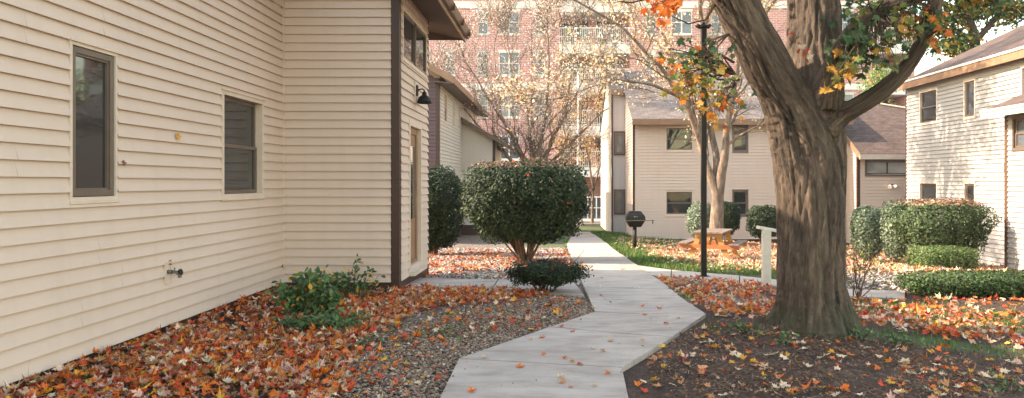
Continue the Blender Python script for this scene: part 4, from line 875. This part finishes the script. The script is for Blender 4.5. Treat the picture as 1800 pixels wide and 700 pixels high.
    me2.polygons.foreach_set('use_smooth',np.ones(len(me2.polygons),bool)); me2.materials.clear(); me2.update(); me2.name='trunk'
    tr=link_mesh('trunk',me2,M['bark'],t)
    # twigs and hanging leaves
    rs=np.random.default_rng(81); T=MB(); PO=[];CO=[];SZ=[];NR=[];SP=[]
    def cluster(start,cx,cy,Yc,rx,ry,n,cols,w,sz=(.065,.095)):
        n=int(n*2.3); sz=(sz[0]*.85,sz[1]*.92)
        st=P(*start)
        k=max(3,n//5)
        for j in range(k):
            e=P(cx+rs.normal(0,rx*.5),cy+rs.normal(0,ry*.5),Yc+rs.normal(0,.15)); mid=(st+e)/2+np.array([rs.normal(0,.05),rs.normal(0,.08),.06]); T.tube([st,mid,e,e+np.array([rs.normal(0,.03),0,-.06])],[.011,.007,.004,.002],5,cap=False)
            for q in range(max(2,n//k)):
                f=rs.uniform(.45,1.15); b=mid*(1-f)+e*f if f<=1 else e; b=b+rs.normal(0,.06,3)+np.array([rs.normal(0,rx/169*.35),rs.normal(0,.1),rs.normal(0,ry/169*.35)])
                T.tube([mid*(1-min(f,1))+e*min(f,1),b],[.0025,.0015],3,cap=False)
                PO.append(b+np.array([0,0,-.05])); SZ.append(rs.uniform(*sz)); NR.append(np.array([rs.normal(0,.45),-1+rs.normal(0,.35),rs.normal(.5,.45)])); SP.append(math.pi+rs.normal(0,.5))
            CO.append(pal(cols,w,max(2,n//k),.15,rs))
    DG=(.04,.085,.032);OL=(.16,.18,.045);YO=(.50,.25,.045);OR=(.66,.17,.03);AM=(.40,.28,.07)
    cluster((1292,130,6.9),1215,90,6.6,38,25,22,[DG,OL,OR],[.6,.25,.15])
    cluster((1292,130,6.9),1212,140,6.5,40,28,26,[AM,OL,OR,YO],[.3,.3,.15,.25])
    cluster((1292,150,6.9),1272,185,6.6,24,28,16,[OL,YO,OR,DG],[.3,.3,.25,.15])
    cluster((1280,60,6.8),1255,120,6.6,28,28,12,[DG,OL,YO],[.5,.3,.2])
    cluster((1262,-5,6.7),1140,8,6.3,26,12,12,[OR,(.75,.15,.03)],[.6,.4],(.08,.11))
    cluster((1500,60,6.8),1500,85,6.5,28,28,34,[DG,(.06,.10,.04),OL],[.55,.3,.15],(.08,.12))
    cluster((1500,60,6.8),1475,120,6.4,18,14,8,[YO,OL],[.75,.25],(.1,.13))
    cluster((1535,24,6.7),1555,70,6.5,36,30,34,[DG,(.06,.10,.04),OL,YO],[.5,.25,.15,.1],(.07,.11))
    cluster((1600,0,6.7),1600,35,6.5,38,22,26,[DG,OL,OR,YO],[.45,.3,.12,.13])
    cluster((1640,20,6.6),1640,30,6.5,30,20,14,[DG,OL,OR],[.5,.3,.2])
    cluster((1620,72,6.7),1645,58,6.5,14,10,5,[OR,YO],[.6,.4])
    cluster((1600,0,6.7),1700,-5,6.9,60,18,34,[DG,OL,YO],[.55,.3,.15])
    cluster((1535,24,6.7),1520,10,6.7,40,18,22,[DG,OL],[.7,.3])
    cluster((1655,-30,6.6),1760,0,7.2,50,16,24,[OL,YO,DG,OR],[.3,.3,.25,.15])
    # drooping bare twigs left
    for a,b,c_,d_ in (((1262,0),(1240,35),(1210,42),(1180,28)),((1230,-20),(1150,-5),(1110,5),(1085,2)),((1290,110),(1265,95),(1240,100),(1225,80)),((1300,140),(1260,140),(1230,120),(1200,120))):
        T.tube([P(*a,6.8),P(*b,6.7),P(*c_,6.65),P(*d_,6.6)],[.014,.01,.008,.004],6,cap=False)
    # upper crown
    L=[]
    tips=[(c[-3],c[-1]) for c in chains[0:4]]
    for c in chains[0:4]:
        for q in c[4:]:
            for _ in range(4):
                v=rs.normal(0,1,3)+np.array([0,0,.5]); v/=np.linalg.norm(v); p=np.array(q[:3])
                if proj(*p)[1]>-90: continue
                v[2]=abs(v[2])+.25; v/=np.linalg.norm(v)
                grow(T,L,p,v,1.5,q[3]*.4,1,3,rs,up=.12,spread=.7,nch=3)
    T.build('branches',M['bark_dark'],t)
    pos=np.array(PO);n=len(pos); V,Fa,cv=leaves_geo(MT,pos,np.array(NR),np.array(SZ),np.array(SP)[:n],np.concatenate(CO)[:n],rs.normal(.1,.35,n),rs)
    np_mesh('leaves',V,Fa,M['leaf'],t,col=cv)
    def fil(p):
        a,b=proj(p[:,0],np.maximum(p[:,1],.5),p[:,2]); return (b<-25)|(p[:,1]<.6)
    crown_leaves('crown',L,t,9000,(.09,.14),[DG,OL,YO,OR],[.4,.25,.2,.15],83,.3,tpl=MS,filt=fil)
    return chains
big_maple()
for i,(px,py,cn,s) in enumerate([(1402,78,'tan',.06),(1408,84,'cream',.075),(1416,92,'red',.08),(1412,98,'orange',.085),(1422,100,'cream',.07),(1405,90,'orange',.07),(1419,106,'red',.06),(1388,58,'red',.055),(1398,70,'tan',.055)]):
    p=P(px,py,6.78-.01*i); o=put_leaf(*p,cn,s,'orange and pink maple leaf wedged in the fork of the big trunk','leaves wedged in the trunk fork'); o.location=p; o.rotation_euler=(R(55+rnd.uniform(-25,25)),R(rnd.uniform(-30,30)),rnd.uniform(-2,2)); o.name='wedged_leaf'
    o['label']=f'{cn} maple leaf wedged in the fork of the big trunk'
# ============================================================ BUSHES
def bush(name,label,cat,c,rx,ry,z0,z1,n,size,cols,w,seed,ex=2.6,taper=.0,topcols=None,stems=0,rot=0,shell=.22,group=None,stemspread=.7,rough=.075,holes=.0,tpl=OV):
    rs=np.random.default_rng(seed); gzc=float(gz(c[0],c[1])); t=empty(name,(c[0],c[1],gzc)); tag(t,label,cat,group)
    d=rs.normal(0,1,(n,3)); 
    d/= (np.abs(d)**ex).sum(1,keepdims=True)**(1/ex)
    r=1-np.abs(rs.normal(0,shell,n)); r=np.clip(r,.1,1.02)+(rs.uniform(0,1,n)<.012)*rs.uniform(.02,.12,n); zc=(z0+z1)/2; hz=(z1-z0)/2
    q=d*r[:,None]
    # lumps
    lump=np.array([mnoise.noise(Vector(v*2.2)+Vector((seed,0,0)))+.5*mnoise.noise(Vector(v*5)+Vector((seed,3,0))) for v in d]); q*= (1+rough*2.2*lump)[:,None]
    if taper: 
        f=(q[:,2]+1)/2; s=1-taper*(1-np.clip(f*1.5,0,1))**1.3; q[:,0]*=s;q[:,1]*=s
    ca,sa=math.cos(rot),math.sin(rot); X=q[:,0]*rx;Yv=q[:,1]*ry
    pos=np.stack([c[0]+X*ca-Yv*sa,c[1]+X*sa+Yv*ca,gzc+zc+q[:,2]*hz],1)
    if holes: k=np.array([mnoise.noise(Vector(p*3.2)) for p in pos])>-.5+holes; pos=pos[k];d=d[k];q=q[k];n=len(pos)
    nr=d+rs.normal(0,.55,(n,3))+np.array([0,0,.25]); col=pal(cols,w,n,.2,rs)
    if topcols is not None:
        k=(q[:,2]>.82)&(rs.uniform(0,1,n)<.62); col[k]=pal(topcols,[1]*len(topcols),int(k.sum()),.2,rs)
    V,Fa,cv=leaves_geo(tpl,pos,nr,rs.uniform(*size,n),rs.uniform(0,6.3,n),col,rs.normal(.1,.3,n),rs)
    np_mesh('foliage',V,Fa,M['foliage'],t,col=cv)
    T=MB()
    for i in range(stems):
        a=rs.uniform(0,6.28); rr=rs.uniform(.3,1)*stemspread; e=np.array([c[0]+math.cos(a)*rx*rr,c[1]+math.sin(a)*ry*rr,gzc+zc*rs.uniform(.8,1.2)]); s=np.array([c[0]+math.cos(a)*.08,c[1]+math.sin(a)*.08,gzc-.03])
        m1=s*.62+e*.38+np.array([rs.normal(0,.03),rs.normal(0,.03),-.06*0+.10*rs.uniform(-.5,.6)]); r0=rs.uniform(.018,.034)*(1 if rx>.8 else .6)
        T.tube([s,s*.8+m1*.2+rs.normal(0,.01,3),m1,(m1+e)/2+rs.normal(0,.04,3),e],[r0*1.2,r0*1.05,r0*.85,r0*.6,r0*.35],7,cap=False)
        for _ in range(3):
            f=rs.uniform(.3,.9); b=m1*(1-f)+e*f; T.tube([b,b+np.array([rs.normal(0,.2),rs.normal(0,.2),rs.uniform(.1,.4)])],[r0*.4,r0*.2],5,cap=False)
    if stems: T.build('stems',M['bark_dark'] if cat!='bush' else M['bark_pale2'],t)
    return t
M['bark_pale2']=bark_mat('bush_stem_bark',(.26,.17,.12),(.16,.10,.07),(.07,.045,.03),False,False)
DK=[(.017,.036,.012),(.030,.056,.018),(.011,.021,.008),(.05,.078,.028)]; DW=[.35,.35,.2,.1]
MAR=[(.20,.09,.07),(.28,.14,.10),(.12,.08,.05),(.09,.11,.05)]
g=Gp(885,460)
bush('round_bush','large dark green rounded bush on splayed bare stems left of the path','bush',(g[0]+.50,g[1]+.1),1.40,1.15,.44,2.30,29000,(.05,.095),DK,DW,91,ex=3.7,taper=.16,topcols=MAR,stems=30,shell=.26,rough=.085,stemspread=.8)
g=Gp(785,428); 
bush('round_bush','tall dark green bush tucked between the left house and the big round bush','bush',(px2(762,18.0),18.0),.86,.8,.15,2.30,15000,(.06,.09),DK,DW,92,ex=3,taper=.25,stems=12,shell=.22)
bush('low_shrub','low dark yew shrub with bare stems and orange leaves at the path side','shrub',(px2(962,10.2),10.05),.60,.38,.12,.47,13000,(.022,.042),[(.02,.035,.014),(.035,.055,.02),(.012,.02,.01)],[.4,.35,.25],93,ex=2.3,stems=16,shell=.34,rough=.2,taper=.1,holes=.15)
def hedge_sp(px,Y): return px2(px,Y)
YH=18.6
LG=[(.15,.20,.125),(.22,.27,.18),(.09,.13,.07),(.3,.34,.25)]
bush('trimmed_bush','pale green clipped bush, leftmost of the three by the right house','bush',(px2(1526,19.9),19.9),.44,.5,.15,1.62,7000,(.06,.09),LG,[.35,.3,.25,.1],94,ex=3.4,taper=.15,stems=6,group='clipped bushes in a row')
bush('trimmed_bush','pale green clipped bush, middle one of the three by the right house','bush',(px2(1574,18.9),18.9),.31,.5,.2,1.76,6000,(.06,.09),LG,[.35,.3,.25,.1],95,ex=3.2,taper=.15,stems=6,group='clipped bushes in a row')
bush('trimmed_bush','biggest clipped bush with red tinged flat top, against the right house wall','bush',(px2(1664,17.4),17.6),1.10,.85,.25,1.80,17000,(.05,.09),[(.05,.085,.03),(.09,.13,.05),(.035,.06,.02)],[.35,.35,.3],96,ex=4.5,taper=.38,topcols=[(.42,.20,.15),(.5,.27,.2),(.3,.16,.1)],stems=12,group='clipped bushes in a row')
HG=[(.045,.085,.025),(.09,.14,.04),(.03,.05,.018)]
bush('low_hedge','low clipped dark hedge running out of frame, nearest on the right','hedge',(px2(1756,9.8),9.85),1.36,.42,.03,.34,17000,(.03,.05),HG,[.4,.3,.3],97,ex=5,shell=.25,stems=10,rough=.03)
bush('low_hedge','low clipped hedge block between the nearest hedge and the tall clipped bushes','hedge',(px2(1666,14.2),14.4),.68,.42,.02,.54,11000,(.03,.05),[(.10,.15,.045),(.16,.22,.07),(.05,.09,.025)],[.4,.3,.3],98,ex=5,shell=.25,stems=6,rough=.03)
bush('trimmed_bush','pale globe bush left of the multi stemmed tree, behind the lamp post','bush',(px2(1233,23.6),23.6),.50,.5,.25,1.55,6000,(.06,.09),[(.22,.27,.2),(.3,.34,.27),(.14,.19,.11)],[.4,.3,.3],99,ex=2.4,stems=6,shell=.2)
bush('trimmed_bush','dark rounded bush right of the multi stemmed tree, by the narrow window','bush',(px2(1277,25.2),25.2),.48,.5,.35,1.58,5000,(.06,.09),DK,DW,100,ex=2.6,stems=6,shell=.2)
bush('trimmed_bush','dark rounded bush against the centre house, just left of the big trunk','bush',(px2(1343,24.4),24.4),.60,.5,.35,1.50,6000,(.06,.09),DK,DW,101,ex=2.6,stems=8,shell=.2)
# leafy garden plant by the left corner
def leafy_plant(name,label,px0,px1,py_base,seed,n,hgt,lsz,yellow=.06,spreadY=.4,per=14):
    rs=np.random.default_rng(seed); g=Gp((px0+px1)/2,py_base); t=empty(name,tuple(g)); tag(t,label,'plant'); T=MB();PO=[];NR=[];SP=[]
    w=(px1-px0)/F*g[1]/2
    for i in range(n):
        a=rs.uniform(-1,1); s=g+np.array([a*w*.45,rs.uniform(-.3,.3)*spreadY,-.02]); h=hgt*rs.uniform(.45,1)*(1-.3*abs(a)); e=s+np.array([a*w*.55+rs.normal(0,.05),rs.normal(0,.12),h]); m=(s+e)/2+np.array([rs.normal(0,.04),rs.normal(0,.04),.05])
        T.tube([s,m,e],[.006,.004,.002],5,cap=False)
        for k in range(per):
            f=rs.uniform(.15,1.05); b=(s*(1-f)+m*f) if rs.uniform()<0 else ((1-f)**2*s+2*f*(1-f)*m+f*f*e); b=b+np.array([rs.normal(0,.05),rs.normal(0,.05),rs.normal(0,.03)]); PO.append(b);NR.append([rs.normal(0,.6),-.6+rs.normal(0,.5),.7+rs.normal(0,.3)])
    T.build('stems',M['bark_dark'],t); n2=len(PO)
    V,Fa,cv=leaves_geo(OV,np.array(PO),np.array(NR),rs.uniform(*lsz,n2),rs.uniform(0,6.3,n2),pal([(.045,.095,.035),(.08,.15,.05),(.12,.20,.07),(.7,.36,.05)],[.42,.32,.26-yellow,yellow],n2,.15,rs),rs.normal(.1,.3,n2),rs)
    np_mesh('leaves',V,Fa,M['foliage'],t,col=cv)
leafy_plant('garden_plant','leafy green plant with a few yellow leaves growing at the wall corner',490,600,560,111,32,.64,(.06,.10),per=22)
leafy_plant('garden_plant','taller thin stemmed plant with yellow leaves against the cream front wall',570,660,525,112,18,.62,(.055,.09),.12,per=13)
leafy_plant('garden_plant','low dark green sprawling plant half buried in the orange leaves',490,625,582,113,34,.22,(.06,.09),.0,per=16)
for i,(a,b,y,l) in enumerate([(1370,1402,600,'small green seedling at the foot of the big trunk, left side'),(1500,1525,596,'small green seedling at the foot of the big trunk, right side'),(1560,1590,604,'small green weed on mulch right of the big trunk'),(745,815,592,'green ground weed among cream leaves on the gravel'),(1750,1790,688,'small green weed in the bottom right corner'),(1275,1330,585,'grassy green weed clump between path and big trunk'),(615,665,612,'low green weed at the edge of the orange leaf bed')]):
    leafy_plant('weed',l,a,b,y,120+i,7,.11,(.03,.05),0,.2,per=7)
def twig_shrub():
    g=Gp(1510,527); t=empty('bare_shrub',tuple(g)); tag(t,'thin bare shrub with a few yellow green leaves right of the big trunk','shrub'); rs=np.random.default_rng(131); T=MB();L=[]
    for i in range(8):
        a=rs.uniform(-1,1); grow(T,L,g+np.array([0,0,-.02]),np.array([a*.5,rs.normal(0,.3),1.]),.42,.008,0,2,rs,up=.15,spread=.5,nch=3,minr=.0022)
    T.build('stems',M['bark_pale2'],t); crown_leaves('leaves',L,t,110,(.04,.075),[(.2,.24,.06),(.6,.35,.08),(.12,.16,.04)],[.5,.25,.25],132,.05)
twig_shrub()
# ============================================================ STREET FURNITURE
def lamp_post():
    Y=12.0; x=px2(1237,Y); z=float(gz(x,Y)); Y=(H-z)*F/(487-CY); x=px2(1237,Y); z=float(gz(x,Y)); t=empty('lamp_post',(x,Y,z)); tag(t,'slim black square lamp post beside the side walkway','lamp post')
    zt=rz(48,Y); m=MB(); m.box(x-.046,x+.046,Y-.046,Y+.046,z-.1,zt); m.build('pole',M['black'],t,bevel=.006)
    m=MB(); m.box(x-.10,x+.10,Y-.1,Y+.1,z-.05,z+.02); m.build('base_plate',M['black'],t)
    m=MB(); m.box(x-.065,x+.065,Y-.065,Y+.065,zt-.02,zt+.04); m.build('collar',M['black'],t,bevel=.01)
    for s in (-1,1):
        m=MB(); m.tube([(x+s*.03,Y,zt+.0),(x+s*.10,Y,zt+.02),(x+s*.115,Y,zt-.0)],[.022,.045,.05],12); m.build('lamp_head',M['black'],t)
    m=MB(); m.tube([(x,Y,zt+.04),(x,Y,zt+.13)],[.03,.015],10); m.build('finial',M['black'],t)
lamp_post()
def grill():
    g=Gp(1116,438); x,Y,z=g; t=empty('park_grill',tuple(g)); tag(t,'black park grill on a single post beside the path','grill'); s=Y/F
    zb,zm,zt=z+ (438-399)*s, z+(438-387)*s, z+(438-371)*s
    m=MB(); m.tube([(x,Y,z-.05),(x,Y,zb+.02)],.055,14); m.build('post',M['black'],t)
    w=.29
    def fr(w0,y0,zz,w1,y1,z2):
        return [(x-w0,Y-y0,zz),(x+w0,Y-y0,zz),(x+w0,Y+y0,zz),(x-w0,Y+y0,zz),(x-w1,Y-y1,z2),(x+w1,Y-y1,z2),(x+w1,Y+y1,z2),(x-w1,Y+y1,z2)]
    m=MB(); m.hexa(fr(.17,.14,zb,.29,.22,zm-.01)); m.build('fire_box',M['black'],t,bevel=.01)
    m=MB(); m.hexa(fr(.30,.23,zm+.004,.29,.21,zm+.12)); m.hexa(fr(.29,.21,zm+.122,.17,.13,zt)); m.build('lid',M['black'],t,bevel=.008)
    m=MB(); m.box(x-.33,x+.36,Y-.26,Y+.1,zm-.012,zm+.003); m.tube([(x+.3,Y-.2,zm),(x+.56,Y-.2,zm)],.012,6); m.build('grate',M['steel'],t)
    m=MB(); m.tube([(x+.52,Y-.2,zm-.1),(x+.52,Y-.2,zm+.02)],.015,6); m.build('handle',M['black'],t)
    m=MB(); m.tube([(x-.05,Y-.235,zm+.10),(x-.05,Y-.27,zm+.11),(x+.05,Y-.27,zm+.11),(x+.05,Y-.235,zm+.10)],.01,6); m.build('lid_handle',M['steel'],t)
grill()
def picnic():
    Y=18.0; x=px2(1254,Y); z=float(gz(x,Y)); t=empty('picnic_table',(x,Y,z)); t.rotation_euler=(0,0,0); tag(t,'orange wooden picnic table with attached benches behind the lamp post','picnic table')
    Mx=Matrix.Translation((x,Y,z))@Matrix.Rotation(R(-24),4,'Z'); tp=lambda *q: tuple(Mx@Vector(q))
    # local: x across, y along length
    hl=.76
    for k,xx in enumerate(np.linspace(-.30,.30,5)):
        pass
    m=MB()
    for xx in np.linspace(-.31,.31,5): m.box(xx-.072,xx+.072,-hl,hl,.71,.75,Mx)
    m.build('table_top',M['greyplank'],t)
    for s in (-1,1):
        m=MB()
        for o_ in (.0,.13): m.box(min(s*(.52+o_),s*(.64+o_)),max(s*(.52+o_),s*(.64+o_)),-hl,hl,.42,.46,Mx)
        m.build('bench_seat',M['greyplank'],t)
    for yy in (-.62,.62):
        for s in (-1,1):
            m=MB(); m.beam(tp(s*.22,yy,.70),tp(s*.52,yy,-.02),.045,.13,up=tuple((Mx.to_3x3()@Vector((1,0,0))))); m.build('leg',M['table_wood'],t)
        m=MB(); m.beam(tp(-.77,yy-.05,.37),tp(.77,yy-.05,.37),.04,.10); m.build('seat_beam',M['bench_wood'],t)
        m=MB(); m.beam(tp(-.34,yy-.05,.66),tp(.34,yy-.05,.66),.04,.09); m.build('top_beam',M['table_wood'],t)
    m=MB(); m.beam(tp(0,-.55,.38),tp(0,-.1,.68),.04,.08); m.beam(tp(0,.55,.38),tp(0,.1,.68),.04,.08); m.build('brace',M['table_wood'],t)
picnic()
def rail():
    g=Gp(1347,502); x,Y,z=g; t=empty('handrail',tuple(g)); tag(t,'white wooden handrail post with sloping top rail beside the big trunk','handrail'); s=Y/F
    zt=z+ (502-402)*s
    m=MB(); m.box(x-.065,x+.065,Y-.05,Y+.05,z-.1,zt-.01); m.build('post',M['rail_white'],t,bevel=.006)
    m=MB(); m.beam((x-.13,Y,zt+.02),(x+1.1,Y+.3,zt-.22),.12,.05); m.build('top_rail',M['rail_white'],t,bevel=.006)
    m=MB(); m.box(x+.96,x+1.08,Y+.22,Y+.34,z-.1,zt-.235); m.build('post',M['rail_white'],t,bevel=.006)
rail()
def pole():
    Y=42; x=px2(1015,Y); z=float(gz(x,40)); t=empty('street_pole',(x,Y-1.7,z)); tag(t,'tall thin white pole by the road behind the big round bush','pole')
    m=MB(); m.tube([(x,Y-1.7,z-.1),(x,Y-1.7,rz(140,Y))],[.09,.05],12); m.build('shaft',M['white'],t)
    m=MB(); m.tube([(x,Y-1.7,z-.1),(x,Y-1.7,z+.25)],[.16,.12],12); m.build('base',M['concrete_trim'],t)
    m=MB(); m.lathe([(0,rz(134,Y)),(.07,rz(135,Y)),(.08,rz(138,Y)),(.05,rz(140,Y)+.003)],x,Y-1.7,12); m.build('cap',M['white'],t)
pole()
# yew orange leaves
rs=np.random.default_rng(140)
for i in range(14):
    x=px2(rs.uniform(905,1025),10); y=10+rs.uniform(-.25,.3); put_leaf(x,y,.36+rs.uniform(-.03,.06),str(rs.choice(['orange','red','yellow'])),rs.uniform(.045,.065),'x','leaves caught on the low yew',.5,'caught_leaf')
for o in C.objects:
    if o.name.startswith('caught_leaf'):
        cn=[k for k in CN if any(protos[k,v][0]==o.data for v in range(3))][0]; o['label']=f'{cn} maple leaf caught on top of the low yew shrub'
gb=Gp(885,460)
for i,(px,py) in enumerate([(902,283),(952,292),(985,299),(998,357),(916,349),(928,308),(899,366)]):
    Yb=gb[1]+.1-(1.0 if py>300 else .3)
    o=put_leaf(px2(px,Yb),Yb,rz(py,Yb),'orange' if i%2==0 else 'red',.075,'x','leaves caught on the big round bush',.6,'caught_leaf'); o.location.z=rz(py,Yb); o.rotation_euler=(R(60),0,rnd.uniform(-1,1))
    o['label']=('orange' if i%2==0 else 'red')+' maple leaf caught on the '+('top' if py<300 else 'front')+' of the big round bush'
# ============================================================ LIGHT, CAMERA
EL=R(34); AZ=R(177)   # direction to sun measured from +X ccw
sd=Vector((math.cos(EL)*math.cos(AZ),math.cos(EL)*math.sin(AZ),math.sin(EL)))
sun=bpy.data.lights.new('sun','SUN'); sun.energy=2.4; sun.angle=R(.6); sun.color=(1,.94,.90); so=bpy.data.objects.new('sun',sun); C.objects.link(so); so.rotation_euler=sd.to_track_quat('Z','Y').to_euler()
w=bpy.data.worlds.new('World'); SC.world=w; w.use_nodes=True; nt=w.node_tree; bg=nt.nodes['Background']; sky=nt.nodes.new('ShaderNodeTexSky'); sky.sky_type='NISHITA'; sky.sun_disc=False; sky.sun_elevation=EL
sky.sun_rotation=math.pi/2-AZ; sky.air_density=1.5; sky.dust_density=1.0; sky.ozone_density=1.0; nt.links.new(sky.outputs[0],bg.inputs[0]); bg.inputs[1].default_value=.15
hz=MB(); hz.box(-70,130,-12,75,-6,32); m_,nt_,b_=newmat('haze_air'); nt_.nodes.remove(b_); pv=nt_.nodes.new('ShaderNodeVolumePrincipled'); pv.inputs['Color'].default_value=(.95,.95,.97,1); pv.inputs['Density'].default_value=.0005; pv.inputs['Anisotropy'].default_value=.3
nt_.links.new(pv.outputs[0],nt_.nodes['Material Output'].inputs['Volume']); tag(hz.build('haze',m_),kind='stuff')
cam=bpy.data.cameras.new('camera'); co=bpy.data.objects.new('camera',cam); C.objects.link(co); SC.camera=co; co.location=(0,0,H); co.rotation_euler=(R(90),0,0)
cam.sensor_width=36; cam.lens=24; cam.shift_x=-(CX-900)/1800; cam.shift_y=-(350-CY)/1800; cam.clip_end=2000; cam.clip_start=.05
SC.view_settings.view_transform='Standard'; SC.view_settings.look='None'; SC.view_settings.exposure=2.32; SC.view_settings.use_white_balance=True; SC.view_settings.white_balance_temperature=8500; SC.view_settings.gamma=1
SC.render.engine='CYCLES'; SC.cycles.use_denoising=True; SC.cycles.max_bounces=6
